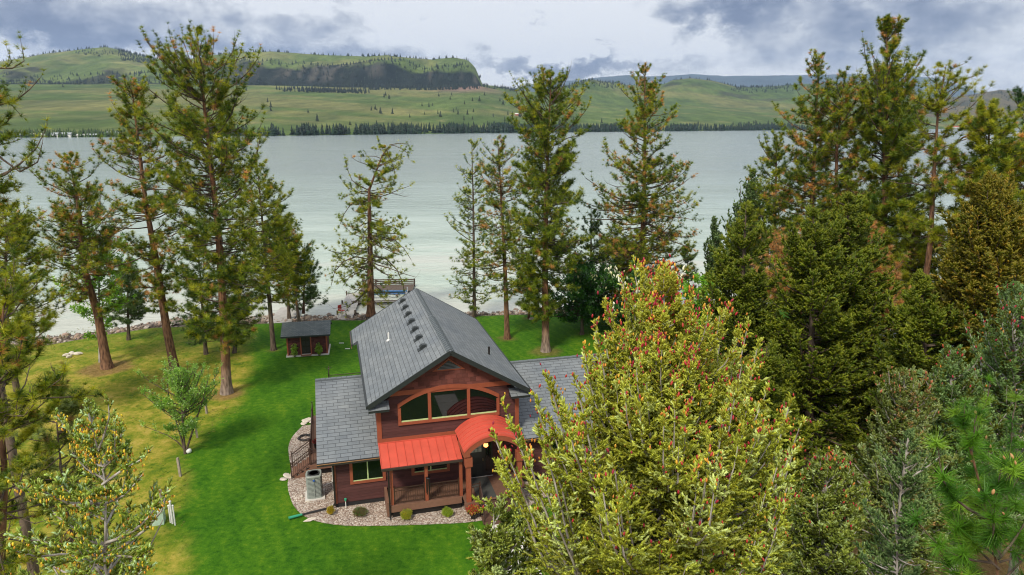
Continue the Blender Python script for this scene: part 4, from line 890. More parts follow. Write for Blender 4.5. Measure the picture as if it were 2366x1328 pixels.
# ------------------------------------------------------------------ house materials
def mat_siding(name, c, pitch=0.17, shake=False):
    m, t, o = new_mat(name)
    g = t.N('ShaderNodeTexCoord').outputs['Object']; s = t.N('ShaderNodeSeparateXYZ'); t.l.new(g, s.inputs[0])
    row = t.math('DIVIDE', s.outputs[2], pitch); fr = t.math('FRACT', row); ri = t.math('FLOOR', row)
    nz = t.noise(t.mapping(g, (1, 1, 5)), 2.5, 6, 0.65)
    cb = t.N('ShaderNodeCombineXYZ'); t.put(cb, 0, t.math('FLOOR', t.math('ADD', t.math('MULTIPLY', s.outputs[0], 3.2 if shake else 0.28), t.math('MULTIPLY', ri, 0.37)))); t.put(cb, 1, ri)
    wn = t.N('ShaderNodeTexWhiteNoise', noise_dimensions='2D'); t.l.new(cb.outputs[0], wn.inputs['Vector'])
    f = t.math('ADD', t.math('MULTIPLY', nz, 0.6), t.math('MULTIPLY', wn.outputs['Value'], 0.5 if shake else 0.3))
    col = t.ramp(f, [(0.2, tuple(q * 0.6 for q in c)), (0.5, c), (0.85, tuple(min(1, q * 1.5) for q in c))])
    hgt = t.math('SUBTRACT', 1.0, fr)
    if shake:
        xf = t.math('FRACT', t.math('ADD', t.math('MULTIPLY', s.outputs[0], 3.2), t.math('MULTIPLY', ri, 0.37))); hgt = t.math('MULTIPLY', hgt, t.math('GREATER_THAN', xf, 0.07))
    principled(t, o, col, 0.75, bump=hgt, bump_d=0.035, bump_s=1.0, spec=0.3)
    return m
def mat_shingle(name, c1, c2, w=0.62, h=0.25):
    m, t, o = new_mat(name)
    u = t.N('ShaderNodeUVMap').outputs[0]
    b = t.N('ShaderNodeTexBrick', {'Color1': (*c1, 1), 'Color2': (*c2, 1), 'Mortar': tuple(q * 0.5 for q in c1) + (1,), 'Scale': 1.0, 'Mortar Size': 0.014, 'Mortar Smooth': 0.2, 'Bias': 0.0, 'Brick Width': w, 'Row Height': h})
    b.offset = 0.37; b.squash = 1.0; t.l.new(u, b.inputs['Vector'])
    n = t.noise(u, 2.2, 6, 0.65); n2 = t.noise(u, 0.35, 3, 0.5); n3 = t.noise(u, 40, 3, 0.6)
    c = t.mix(1.0, b.outputs['Color'], t.ramp(t.math('ADD', t.math('MULTIPLY', n, 0.5), t.math('MULTIPLY', n3, 0.5)), [(0.3, (0.78, 0.78, 0.80)), (0.7, (1.2, 1.2, 1.18))]), 'MULTIPLY')
    c = t.mix(1.0, c, t.ramp(n2, [(0.35, (0.88, 0.9, 0.93)), (0.65, (1.12, 1.1, 1.07))]), 'MULTIPLY')
    sp = t.N('ShaderNodeSeparateXYZ'); t.l.new(u, sp.inputs[0]); fr = t.math('FRACT', t.math('DIVIDE', sp.outputs[1], h))
    hg = t.math('SUBTRACT', t.math('SUBTRACT', 1.0, fr), t.math('MULTIPLY', b.outputs['Fac'], 0.7))
    principled(t, o, c, 0.62, bump=hg, bump_d=0.02, bump_s=0.8, spec=0.5)
    return m
SID = mat_siding('lap_siding', (0.085, 0.031, 0.029)); SHK = mat_siding('shake_siding', (0.125, 0.040, 0.032), 0.26, True)
TRIM = mat_plain('orange_brown_trim', (0.29, 0.075, 0.036), 0.6, var=0.12)
ROOF = mat_shingle('roof_shingle', (0.150, 0.170, 0.190), (0.200, 0.222, 0.243)); ROOF2 = mat_shingle('shed_shingle', (0.10, 0.125, 0.135), (0.155, 0.18, 0.19), 0.3, 0.14)
ROOFD = mat_plain('dark_roof_trim', (0.022, 0.028, 0.030), 0.5); RED_M = mat_plain('red_standing_seam', (0.58, 0.095, 0.062), 0.42, var=0.14, scale=1.1)
BLK = mat_plain('black_metal', (0.018, 0.014, 0.013), 0.4); BRZ = mat_plain('bronze_metal', (0.05, 0.025, 0.018), 0.45)
DECK = mat_plain('brown_decking', (0.155, 0.082, 0.055), 0.7, var=.2); FASC = mat_plain('brown_fascia', (0.20, 0.10, 0.065), 0.7); CONC = mat_plain('pale_concrete', (0.60, 0.58, 0.55), 0.85, var=.1, scale=3)
FND = mat_plain('black_foundation', (0.015, 0.015, 0.017), 0.8); LIGHTF = mat_plain('pale_green_sash', (0.50, 0.62, 0.30), 0.5); WHT = mat_plain('white_paint', (0.75, 0.75, 0.73), 0.6)
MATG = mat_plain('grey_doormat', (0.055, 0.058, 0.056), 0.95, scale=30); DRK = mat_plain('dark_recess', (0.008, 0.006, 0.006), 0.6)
m, t, o = new_mat('window_glass'); principled(t, o, (0.006, 0.007, 0.008), 0.03, ior=1.5, spec=0.6); GLASS = m
HA = R(14.95); HO = (-9.423, 32.654, 0)
H = tag(empty('lake_house', HO, HA), 'dark red house with grey shingle roofs, arched window and red metal porch roof', 'house')
def uvface(mb, pts, u_dir, v_dir):
    p0 = np.array(pts[0]); uv = [(float((np.array(p) - p0) @ u_dir) + 5, float((np.array(p) - p0) @ v_dir)) for p in pts]
    mb.face(pts, uv)
def roof_slope(mb, P, along_, up_, thick=0.14):
    """P: outline on top surface, ccw from above"""
    P = [np.array(p, float) for p in P]; up_ = unit(np.array(up_, float)[None])[0]; a_ = np.array(along_, float)
    uvface(mb, P, a_, up_); n = np.cross(a_, up_); n = n / np.linalg.norm(n); n *= np.sign(n[2])
    Q = [p - n * thick for p in P]; mb.face(Q[::-1])
    for i in range(len(P)):
        j = (i + 1) % len(P); mb.face([P[j], P[i], Q[i], Q[j]])
# --- walls
def wall(name, mat, fn): b = MB(); fn(b); return b.build(name, mat, H)
wall('wall', SID, lambda b: b.box(0, 2.44, 0, 10.6, 0.32, 2.86))
wall('wall', SID, lambda b: b.box(10.10, 17.3, 0.0, 10.6, 0.32, 2.86))
wall('wall', SID, lambda b: b.prism([(2.44, 0.32), (10.1, 0.32), (10.1, 5.62), (9.45, 6.0), (9.45, 6.22), (3.1, 6.22), (3.1, 6.0), (2.44, 5.62)], -0.002, 13.3))
wall('gable_shakes', SHK, lambda b: b.prism([(3.0, 6.22), (9.55, 6.22), (6.28, 8.22)], -0.022, 13.28))
wall('foundation', FND, lambda b: (b.box(0.03, 17.27, 0.03, 10.5, -0.2, 0.32), b.box(2.5, 10, 0.04, 13.2, -0.2, 0.318)))
# --- main roof
s6 = np.array([0.6, 0.0]); ez, rz_ = 5.93, 8.54
def mainroof():
    b = MB()
    roof_slope(b, [(1.95, -0.62, ez), (6.29, -0.62, rz_), (6.29, 13.75, rz_), (1.95, 13.75, ez)], (0, 1, 0), (4.34, 0, 2.61))
    roof_slope(b, [(10.63, 13.75, ez), (6.29, 13.75, rz_), (6.29, -0.62, rz_), (10.63, -0.62, ez)], (0, -1, 0), (-4.34, 0, 2.61))
    roof_slope(b, [(1.62, 10.6, ez - .198), (1.95, 10.6, ez), (1.95, 13.75, ez), (1.62, 13.75, ez - .198)], (0, 1, 0), (4.34, 0, 2.61))
    return b.build('roof', ROOF, H)
roof = mainroof()
b = MB()
for (xa, xb) in ((1.93, 6.29), (10.65, 6.29)):
    b.bar((xa, -0.64, ez - 0.10), (xb, -0.64, rz_ - 0.10), 0.07, 0.24)
    b.bar((xa, 13.77, ez - 0.10), (xb, 13.77, rz_ - 0.10), 0.07, 0.2)
b.bar((1.90, -0.66, ez - 0.10), (1.90, 10.6, ez - 0.10), 0.10, 0.14); b.bar((10.68, -0.66, ez - 0.10), (10.68, 13.7, ez - 0.10), 0.10, 0.14); b.bar((1.56, 10.6, ez - .3), (1.56, 13.75, ez - .3), .1, .14)
b.build('fascia', ROOFD, H)
MB().box(1.50, 1.545, 10.7, 13.6, ez - 0.55, ez - .25).build('eave_board', FASC, H)
b = MB()
for k in range(46):
    y = -0.5 + k * 0.305; w = 0.20 if y < 6.2 else 0.15; z = 0.055 if y < 6.2 else 0.02
    for sx in (-1, 1): b.face([(6.29, y, rz_ + z + 0.03), (6.29, y + .30, rz_ + z), (6.29 + sx * w, y + .30, rz_ + z - w * .6), (6.29 + sx * w, y, rz_ + z + .03 - w * .6)][::sx])
    b.face([(6.29 - w, y, rz_ + z + .03 - w * .6), (6.29, y, rz_ + z + .03), (6.29 + w, y, rz_ + z + .03 - w * .6), (6.29 + w, y, rz_ - w * .6), (6.29 - w, y, rz_ - w * .6)])
b.build('ridge_cap', mat_plain('ridge_shingle', (0.10, 0.12, 0.135), 0.7), H)
for k in range(7):                      # roof vents
    y = 2.2 + 1.75 * k; x = 5.27; z = rz_ - (6.29 - x) * .6
    b = MB(); b.prism([(x - .20, z - .12), (x + .10, z + .06), (x + .05, z + .16), (x - .10, z + .16), (x - .26, z + .02)], y - .16, y + .16)
    b.prism([(x - .36, z - .20), (x + .16, z + .11), (x + .16, z + .13), (x - .36, z - .18)], y - .22, y + .22); b.build('roof_vent', ROOFD, H)
MB().tube([(3.71, 6.95, 6.9), (3.71, 6.95, 7.45)], 0.05).tube([(3.71, 6.95, 6.92), (3.71, 6.95, 7.04)], [0.16, .06]).build('vent_pipe', WHT, H)
MB().tube([(9.23, 3.3, 6.65), (9.23, 3.3, 7.25)], 0.06).build('vent_pipe', BLK, H)
# cornice returns
for sx, x0 in ((1, 1.97), (-1, 10.61)):
    b = MB(); x1 = x0 + sx * 1.05; z0 = 5.50
    xs = sorted((x0, x1)); b.box(xs[0], xs[1], -0.62, -0.03, z0, z0 + .13)
    A_ = [(x0, -.62, z0 + .13), (x1, -.62, z0 + .13), (x1, -.02, z0 + .38), (x0, -.02, z0 + .38)]
    b.build('cornice_return', ROOFD, H)
    q = MB(); roof_slope(q, [(xs[0] - .02, -.66, z0 + .145), (xs[1] + .02, -.66, z0 + .145), (xs[1] + .02, -.03, z0 + .40), (xs[0] - .02, -.03, z0 + .40)], (1, 0, 0), (0, 1, .4), .02)
    q.build('return_roof', ROOF, H)
# --- wing roofs
def wing(x0, x1, xi0, xi1):
    b = MB(); y0, z0, yr, zr = -0.47, 2.98, 5.3, 5.40
    roof_slope(b, [(x0, y0, z0), (x1, y0, z0), (x1, yr, zr), (x0, yr, zr)], (1, 0, 0), (0, yr - y0, zr - z0))
    roof_slope(b, [(x1, 11.07, z0), (x0, 11.07, z0), (x0, yr, zr), (x1, yr, zr)], (-1, 0, 0), (0, yr - 11.07, zr - z0))
    b.build('roof', ROOF, H)
    MB().bar((x0, y0 - .05, z0 - .09), (x1, y0 - .05, z0 - .09), .10, .13).build('gutter', mat_plain('dark_gutter', (0.035, 0.03, 0.028), .4), H)
    MB().bar((x0, y0 - .105, z0 - .03), (x1, y0 - .105, z0 - .03), .015, .03).build('gutter_edge', mat_plain('bronze_edge', (0.40, 0.20, 0.08), .5), H)
    c = MB()
    for k in range(int((x1 - x0) / .3)): c.box(x0 + .3 * k + .005, x0 + .3 * k + .29, yr - .13, yr + .13, zr - .04, zr + .035 + .01 * (k % 2))
    c.build('ridge_cap', mat_plain('ridge_shingle_w', (0.13, 0.15, 0.165), 0.7), H)
wing(-0.76, 2.44, 0, 0); wing(10.11, 17.9, 0, 0)
for x in (0.02, 17.28):
    MB().prism([(0, 2.86), (10.6, 2.86), (5.3, 5.05)], x - .02, x + .02, 'x').build('gable_wall', SID, H)
# --- trim
b = MB(); b.box(2.38, 2.62, -.035, .2, 3.42, 5.6).box(9.92, 10.14, -.035, .2, 3.42, 5.6).box(2.62, 9.92, -.03, .0, 3.46, 3.74).box(2.9, 9.66, -.045, -.004, 6.10, 6.36)
b.box(-.025, .14, -.03, .0, .32, 2.8).box(10.6, 10.72, -.03, 0, .32, 2.8); b.build('trim_boards', TRIM, H)
MB().box(-.03, .06, -.12, -.035, .25, 2.75).build('corner_downspout', BLK, H)
# --- arched window
CX, RR_, ZC_ = 6.26, 4.79, 1.47
def arc(x, r=RR_): return ZC_ + math.sqrt(r * r - (x - CX) ** 2)
xs = np.linspace(3.50, 9.02, 29)
win = None
b = MB()
for x0, x1 in zip(xs[:-1], xs[1:]):
    o0, o1 = arc(x0, RR_ + .20), arc(x1, RR_ + .20)
    i0, i1 = max(arc(x0, RR_), 0), max(arc(x1, RR_), 0)
    b.prism([(x0, i0), (x1, i1), (x1, o1), (x0, o0)], -.085, -.003)
b.box(3.50, 3.66, -.088, -.003, 4.42, arc(3.5)); b.box(8.86, 9.02, -.088, -.003, 4.42, arc(9.02)); b.box(3.66, 8.86, -.088, -.003, 4.42, 4.58)
for x in (5.10, 7.22): b.box(x, x + .17, -.088, -.003, 4.58, arc(x + .08) - .01)
win = b.build('arched_window', TRIM, H)
for xa, xb in ((3.66, 5.10), (5.27, 7.22), (7.39, 8.86)):
    q = np.linspace(xa, xb, 11); MB().prism([(xa, 4.66), (xb, 4.66)] + [(x, arc(x) - .005) for x in q[::-1]], -.03, -.006).build('pane', GLASS, win)
    MB().box(xa, xb, -.045, -.008, 4.58, 4.66).build('sash', LIGHTF, win)
# gable vent
vt = MB().prism([(5.38, 7.26), (7.16, 7.26), (6.27, 7.92)], -.05, -.024).build('gable_vent', TRIM, H)
b = MB(); b.prism([(5.60, 7.33), (6.94, 7.33), (6.27, 7.82)], -.058, -.051)
MB.build(b, 'louvre_back', DRK, vt)
b = MB()
for k in range(6):
    z = 7.345 + .075 * k; w = .62 * (1 - k / 6.3); b.box(6.27 - w, 6.27 + w, -.085, -.06, z, z + .038)
b.build('louvres', mat_plain('grey_louvre', (0.13, 0.15, 0.17), .5), vt)
# --- ordinary windows
def window(x0, x1, z0, z1, y=0.0, tr=.16, mull=True, name='window'):
    b = MB(); b.box(x0, x1, y - .06, y - .003, z0, z0 + tr).box(x0, x1, y - .06, y - .003, z1 - tr, z1).box(x0, x0 + tr, y - .058, y - .003, z0 + tr, z1 - tr).box(x1 - tr, x1, y - .058, y - .003, z0 + tr, z1 - tr)
    f = b.build(name, TRIM, H); MB().box(x0 + tr, x1 - tr, y - .03, y - .006, z0 + tr, z1 - tr).build('pane', GLASS, f)
    b = MB(); b.box(x0 + tr, x1 - tr, y - .045, y - .031, z0 + tr, z0 + tr + .05)
    if mull: b.box((x0 + x1) / 2 - .03, (x0 + x1) / 2 + .03, y - .043, y - .031, z0 + tr + .05, z1 - tr)
    b.build('sash', LIGHTF if mull else BLK, f); return f
window(.85, 2.72, 1.34, 2.78); window(4.1, 6.2, 1.40, 2.45, mull=True); window(11.9, 13.6, 1.34, 2.6)
# --- porch
dz = .80
b = MB(); b.box(2.78, 6.55, -1.78, -.02, dz - .04, dz)
for k in range(12): pass
b.box(6.55, 9.75, -2.48, -.02, dz - .04, dz).box(9.75, 10.1, -1.78, -.02, dz - .04, dz)
porch = b.build('porch_deck', DECK, H)
for q_ in ((2.74, 6.52, -1.83, -1.785), (2.74, 2.785, -1.785, -.02), (6.52, 7.3, -2.53, -2.485), (8.9, 9.8, -2.53, -2.485), (9.755, 9.8, -2.485, -1.8)): MB().box(*q_, .42, dz - .005).build('fascia', FASC, porch)
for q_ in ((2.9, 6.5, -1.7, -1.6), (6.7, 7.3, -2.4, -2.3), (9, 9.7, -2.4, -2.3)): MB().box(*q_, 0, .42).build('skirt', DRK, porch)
MB().box(2.60, 2.735, -1.72, -.05, .15, .95).build('planter_box', FASC, porch)
b = MB()
for k in range(4):
    z = dz - .17 * (k + 1); y = -2.54 - .30 * k; b.box(7.36, 8.86, y - .30, y, z - .05, z); b.box(7.38, 8.84, y - .02, y, z, z + .12)
b.box(7.32, 7.36, -3.5, -2.54, -.05, .22).box(8.86, 8.90, -3.5, -2.54, -.05, .22)
b.build('front_steps', mat_plain('step_brown', (0.10, 0.052, 0.036), .7), H)
tag(MB().box(7.28, 8.30, -2.35, -.15, dz + .003, dz + .018).build('door_mat', MATG), 'large dark grey mat lying on the porch before the front door', 'mat')
bpy.data.objects['door_mat'].location = HO; bpy.data.objects['door_mat'].rotation_euler = (0, 0, HA)
# red metal lean-to roofs
def metal(x0, x1, seams):
    b = MB(); y0, z0, y1, z1 = -1.86, 2.99, 0.0, 3.50
    roof_slope(b, [(x0, y0, z0), (x1, y0, z0), (x1, y1, z1), (x0, y1, z1)], (1, 0, 0), (0, y1 - y0, z1 - z0), .05)
    for x in seams: b.bar((x, y0, z0 + .02), (x, y1 - .06, z1 + .0), .022, .05)
    b.bar((x0, y1 - .035, z1 + .015), (x1, y1 - .035, z1 + .015), .07, .05)
    r_ = b.build('metal_roof', RED_M, H)
    MB().bar((x0, y0 - .05, z0 - .06), (x1, y0 - .05, z0 - .06), .10, .10).build('gutter', mat_plain('gutter_dark', (0.05, 0.035, 0.03), .4), r_)
    return r_
metal(2.40, 6.58, [2.42 + .43 * k for k in range(10)]); metal(9.70, 10.2, [9.72, 10.18])
# porch soffit so the ceiling is closed
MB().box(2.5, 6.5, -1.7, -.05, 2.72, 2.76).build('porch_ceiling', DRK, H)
# barrel roof over the entry
bx, bw, by0, by1 = 8.14, 1.62, -2.62, -0.02; bh = .76; rb_ = (bw * bw + bh * bh) / (2 * bh); zc = 3.74 + bh - rb_
ang = math.asin(bw / rb_); A_ = np.linspace(-ang, ang, 25); b = MB()
P_ = [(bx + rb_ * math.sin(a), zc + rb_ * math.cos(a)) for a in A_]; Q_ = [(bx + (rb_ - .07) * math.sin(a), zc + (rb_ - .07) * math.cos(a)) for a in A_]
for i in range(24): b.prism([P_[i], P_[i + 1], Q_[i + 1], Q_[i]], by0, by1)
for k in range(7):
    y = by0 + .03 + k * .42
    for i in range(24):
        b.bar((P_[i][0], y, P_[i][1] + .012), (P_[i + 1][0], y, P_[i + 1][1] + .012), .022, .045)
barrel = b.build('barrel_roof', RED_M, H)
b = MB()                                   # arched fascia under its front edge
for i in range(24):
    a0, a1 = A_[i], A_[i + 1]
    def ppt(a, r): return (bx + r * math.sin(a), zc + r * math.cos(a))
    b.prism([ppt(a0, rb_ - .075), ppt(a1, rb_ - .075), ppt(a1, rb_ - .33), ppt(a0, rb_ - .33)], by0 + .02, by0 + .12)
b.box(bx - bw, bx - bw + .32, by0 + .018, by0 + .12, 3.42, 3.66).box(bx + bw - .32, bx + bw, by0 + .018, by0 + .12, 3.42, 3.66)
b.build('arched_fascia', TRIM, barrel)
MB().box(bx - bw, bx - bw + .10, by0 + .12, -1.0, 3.40, 3.74).box(bx + bw - .10, bx + bw, by0 + .12, -1.0, 3.40, 3.74).build('side_beam', TRIM, barrel)
b = MB(); b.prism([ppt(a, rb_ - .09) for a in A_] , -0.06, -0.03); b.build('arch_infill', DRK, barrel)
# columns
def column(x, y, z0, z1, w=.17, name='porch_column', cap=True):
    b = MB(); b.box(x - w / 2, x + w / 2, y - w / 2, y + w / 2, z0, z1)
    if cap: b.box(x - w * .8, x + w * .8, y - w * .8, y + w * .8, z1 - .62, z1 - .12)
    return b.build(name, TRIM, H)
column(6.78, -2.38, dz, 3.46, .24); column(9.52, -2.38, dz, 3.46, .24); column(2.90, -1.70, dz, 2.9, .13, cap=False); column(4.68, -1.70, dz, 2.9, .16, cap=False); column(6.50, -1.70, dz, 2.9, .16, cap=False); column(9.05, -.15, dz, 3.3, .2, cap=False)
# railings
def railing(p0, p1, z0a, z0b=None, hgt=.92, name='railing', par=None, posts=(True, True), nb=None):
    z0b = z0a if z0b is None else z0b; p0 = np.array([*p0, z0a]); p1 = np.array([*p1, z0b]); L_ = np.linalg.norm(p1 - p0)
    up = np.array([0, 0, 1.0]); b = MB()
    b.bar(p0 + up * hgt, p1 + up * hgt, .05, .035).bar(p0 + up * (hgt - .17), p1 + up * (hgt - .17), .03, .025).bar(p0 + up * .10, p1 + up * .10, .035, .03)
    n = nb or max(2, int(L_ / .115))
    for i in range(1, n):
        q = p0 + (p1 - p0) * i / n; b.bar(q + up * .10, q + up * (hgt - .17), .016, .016)
    for i in range(int(L_ / .3)):                          # twisted twig pattern between the two top rails
        q = p0 + (p1 - p0) * (i + .1) / (L_ / .3); r_ = p0 + (p1 - p0) * min(1, (i + .9) / (L_ / .3)); s_ = 1 if i % 2 else -1
        b.bar(q + up * (hgt - .085 - .05 * s_), r_ + up * (hgt - .085 + .05 * s_), .012, .012)
    o_ = b.build(name, BRZ, par or H)
    for f, p in zip(posts, (p0, p1)):
        if f: MB().bar(p, p + up * (hgt + .08), .06).bar(p + up * (hgt + .08), p + up * (hgt + .10), .085).build('post', BRZ, o_)
    return o_
railing((3.02, -1.70), (4.56, -1.70), dz); railing((4.82, -1.70), (6.38, -1.70), dz); railing((6.93, -2.36), (7.38, -2.36), dz); railing((8.92, -2.36), (9.36, -2.36), dz)
railing((7.38, -2.50), (7.38, -3.45), dz - .05, dz - .62, nb=8); railing((8.90, -2.50), (8.90, -3.45), dz - .05, dz - .62, nb=8)
# front door with sidelight
d_ = MB().box(7.12, 8.62, -.06, -.004, dz, dz + 2.30).build('front_door', BLK, H)
MB().box(7.22, 8.12, -.085, -.061, dz + .05, dz + 2.1).build('door_leaf', mat_plain('black_door', (0.012, 0.012, 0.012), .3), d_)
b = MB(); 
for i in range(3):
    for j in range(2): b.box(7.36 + i * .22, 7.54 + i * .22, -.095, -.086, dz + 1.55 + j * .24, dz + 1.76 + j * .24)
b.build('door_glass', mat_plain('frosted_glass', (0.30, 0.36, 0.33), .2), d_)
b = MB(); 
for i in range(2): b.box(7.34 + i * .36, 7.64 + i * .36, -.092, -.086, dz + .2, dz + .8)
b.build('door_panel', mat_plain('door_panel', (0.02, 0.02, 0.02), .3), d_)
MB().box(8.22, 8.52, -.08, -.062, dz + .35, dz + 2.05).build('sidelight', GLASS, d_)
MB().tube([(8.05, -.12, dz + 1.0), (8.05, -.12, dz + 1.15)], .02).build('handle', mat_plain('brass', (0.5, 0.35, 0.15), .3, 1.0), d_)
MB().box(7.12, 8.62, -.09, -.061, dz + .002, dz + .035).build('threshold', mat_plain('alloy', (0.4, 0.4, 0.4), .4), d_)
m, t, o = new_mat('lamp_glow'); e = t.N('ShaderNodeEmission', {'Color': (1.0, 0.36, 0.10, 1), 'Strength': 4.0}); t.l.new(e.outputs[0], o.inputs['Surface'])
lp = MB().tube([(8.05, -.9, 3.62), (8.05, -.9, 3.3)], .012).build('porch_lantern', BLK, H)
MB().lathe([(.02, .26), (.11, .20), (.13, .05), (.08, 0.0)], (8.05, -.9, 3.02), 10).build('glow', m, lp, True)
MB().lathe([(.02, .0), (.15, -.05), (.15, -.08)], (8.05, -.9, 3.36), 10).build('shade', BLK, lp)
MB().box(5.95, 6.03, -.04, -.005, 1.42, 1.56).build('outlet_box', WHT, H)
MB().tube([(2.74, -1.92, 2.85), (2.74, -1.86, .2), (2.74, -1.95, .03)], .04, 8).build('downspout', BLK, H)
# side deck and stairs on the left
b = MB(); b.box(-1.26, -.04, 3.8, 10.9, .76, .80); sd = b.build('side_deck', DECK, H)
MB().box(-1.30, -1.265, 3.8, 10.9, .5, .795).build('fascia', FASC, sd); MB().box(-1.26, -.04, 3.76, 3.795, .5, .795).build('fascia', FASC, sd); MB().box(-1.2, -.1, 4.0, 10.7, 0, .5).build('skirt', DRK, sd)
b = MB()
for k in range(4): b.box(-1.56 - .27 * k, -1.29 - .27 * k, 3.86, 5.1, .62 - .16 * k, .66 - .16 * k); b.box(-1.31 - .27 * k, -1.29 - .27 * k, 3.86, 5.1, .50 - .16 * k, .62 - .16 * k)
b.prism([(-2.42, 0.0), (-1.30, .0), (-1.30, .60), (-2.36, .02)], 3.80, 3.855); b.prism([(-2.42, 0.0), (-1.30, .0), (-1.30, .60), (-2.36, .02)], 5.105, 5.15)
b.build('side_stairs', FASC, H)
railing((-2.38, 3.83), (-1.32, 3.83), .05, .80, nb=9); railing((-1.25, 3.83), (-.10, 3.83), .80, nb=8); railing((-2.38, 5.12), (-1.32, 5.12), .05, .80, nb=9); railing((-1.27, 5.2), (-1.27, 9.6), .8, nb=30)
b = MB()
for k in range(4): b.box(-2.4, -1.3, 9.75, 10.85, .62 - .16 * k, .66 - .16 * k) if k == 0 else b.box(-1.35 - .27 * k, -1.30 - .27 * (k - 1), 9.75, 10.85, .62 - .16 * k, .66 - .16 * k)
railing((-1.27, 9.65), (-1.27, 10.85), .8, nb=9)
# rear deck
b = MB(); b.box(-.2, 10.8, 13.3, 17.2, .95, 1.0); rd_ = b.build('rear_deck', DECK, H); MB().box(-.1, 10.7, 13.4, 17.1, 0, .95).build('skirt', DRK, rd_)
railing((-.15, 15.4), (2.3, 15.4), 1.0); railing((-.15, 15.4), (-.15, 17.1), 1.0)
b = MB().tube([(-.15, 15.4, 1.9), (-.15, 15.4, 2.25), (-.12, 15.4, 2.45)], .018, 6); b.tube([(-.15, 15.4, 2.38), (-.35, 15.4, 2.55)], [.03, .01], 5).tube([(-.15, 15.4, 2.38), (.1, 15.4, 2.57)], [.03, .01], 5)
b.build('bird_finial', BLK, H)
def hloc(x, y, z=0.0):
    c, s = math.cos(HA), math.sin(HA); return (HO[0] + x * c - y * s, HO[1] + x * s + y * c, z)
# ------------------------------------------------------------------ gravel bed and walk
gp = [(-1.98, 11.1), (-2.61, 9.6), (-2.8, 8.2), (-2.66, 6.5), (-2.42, 4.9), (-2.62, 3.6), (-2.51, 2.4), (-2.11, 0.5), (-1.21, -.9), (.51, -1.85), (2.64, -2.35), (4.8, -2.8), (6.3, -3.08), (7.2, -3.12), (9.33, -3.1), (10.8, -1.9), (12.5, -1.6), (17.5, -1.6), (17.5, .3), (.3, .3), (.3, 11.1)]
def chaikin(p, k=2):
    for _ in range(k):
        q = []
        for i in range(len(p) - 1):
            a_, b_ = np.array(p[i]), np.array(p[i + 1]); q += [tuple(a_ * .75 + b_ * .25), tuple(a_ * .25 + b_ * .75)]
        p = [p[0]] + q + [p[-1]]
    return p
gq = chaikin(gp[:16]) + gp[16:]
m, t, o = new_mat('pea_gravel'); g = t.N('ShaderNodeTexCoord').outputs['Object']
v_ = t.N('ShaderNodeTexVoronoi', {'Scale': 15.0}); t.l.new(g, v_.inputs['Vector']); sc = t.N('ShaderNodeSeparateColor'); t.l.new(v_.outputs['Color'], sc.inputs[0])
gc = t.ramp(sc.outputs[0], [(0, (0.20, 0.14, 0.11)), (.35, (0.36, 0.27, 0.22)), (.7, (0.50, 0.42, 0.36)), (1, (0.66, 0.62, 0.57))])
gc = t.mix(1.0, gc, t.ramp(t.noise(g, 1.2, 4), [(.3, (.8, .8, .8)), (.7, (1.12, 1.1, 1.08))]), 'MULTIPLY')
principled(t, o, gc, .85, bump=t.math('SUBTRACT', 1.0, v_.outputs['Distance']), bump_d=.06, bump_s=.9)
b = MB(); b.prism([(x, y) for x, y in gq], .03, .075, 'z'); gb = b.build('gravel_bed', m); gb.location = HO; gb.rotation_euler = (0, 0, HA); tag(gb, kind='structure')
m, t, o = new_mat('walk_concrete'); g = t.N('ShaderNodeTexCoord').outputs['Object']; n = t.noise(g, 5, 6, .7); principled(t, o, t.ramp(n, [(.3, (.56, .54, .50)), (.7, (.74, .72, .69))]), .9, bump=n, bump_d=.01)
b = MB()
for k in range(7): b.box(7.45, 9.0, -3.86 - 1.52 * k - .0, -3.54 - .0 - 1.52 * k + .0 + 1.18 - .0 - 1.18 + 0, .03, .085) if False else b.box(7.45, 9.0, -3.56 - 1.5 * (k + 1) + .015, -3.56 - 1.5 * k - .015, -.05, .085)
wk = b.build('garden_path', m); wk.location = HO; wk.rotation_euler = (0, 0, HA); tag(wk, kind='structure')
# ------------------------------------------------------------------ things around the house
GAL = mat_plain('grey_green_enamel', (0.25, 0.28, 0.26), .45); PLAS = mat_plain('dark_plastic', (0.02, 0.02, 0.022), .5); GRN = mat_plain('green_plastic', (0.03, 0.30, 0.17), .45)
ac = tag(empty('air_conditioner', hloc(-1.05, 1.55, .07), HA), 'grey louvred air conditioner standing on the gravel left of the house', 'air conditioner')
MB().box(-.52, .52, -.52, .52, 0, .07).build('pad', CONC, ac)
MB().lathe([(.36, .10), (.36, 1.28)], (0, 0, 0), 24, .75).build('coil', PLAS, ac)
b = MB()
for k in range(15): z = .13 + .075 * k; b.lathe([(.37, z), (.425, z - .012), (.425, z + .012), (.37, z + .045)], (0, 0, 0), 32, .75)
b.lathe([(.37, .07), (.43, .07), (.43, .12), (.37, .12)], (0, 0, 0), 32, .75); b.lathe([(.37, 1.26), (.43, 1.26), (.43, 1.34), (.40, 1.38), (.33, 1.38), (.33, 1.30)], (0, 0, 0), 32, .75)
for a in range(4): b.box(-.025 + .40 * [0, 1, 0, -1][a], .025 + .40 * [0, 1, 0, -1][a], -.03 + .40 * [-1, 0, 1, 0][a] * 1.05, .03 + .40 * [-1, 0, 1, 0][a] * 1.05, .1, 1.3)
b.build('louvred_case', GAL, ac)
MB().box(-.05, .05, -.475, -.45, 1.12, 1.19).build('badge', mat_plain('blue_badge', (0.03, 0.12, 0.5), .4), ac)
b = MB().lathe([(.07, 1.22), (.07, 1.33)], (0, 0, 0), 10)
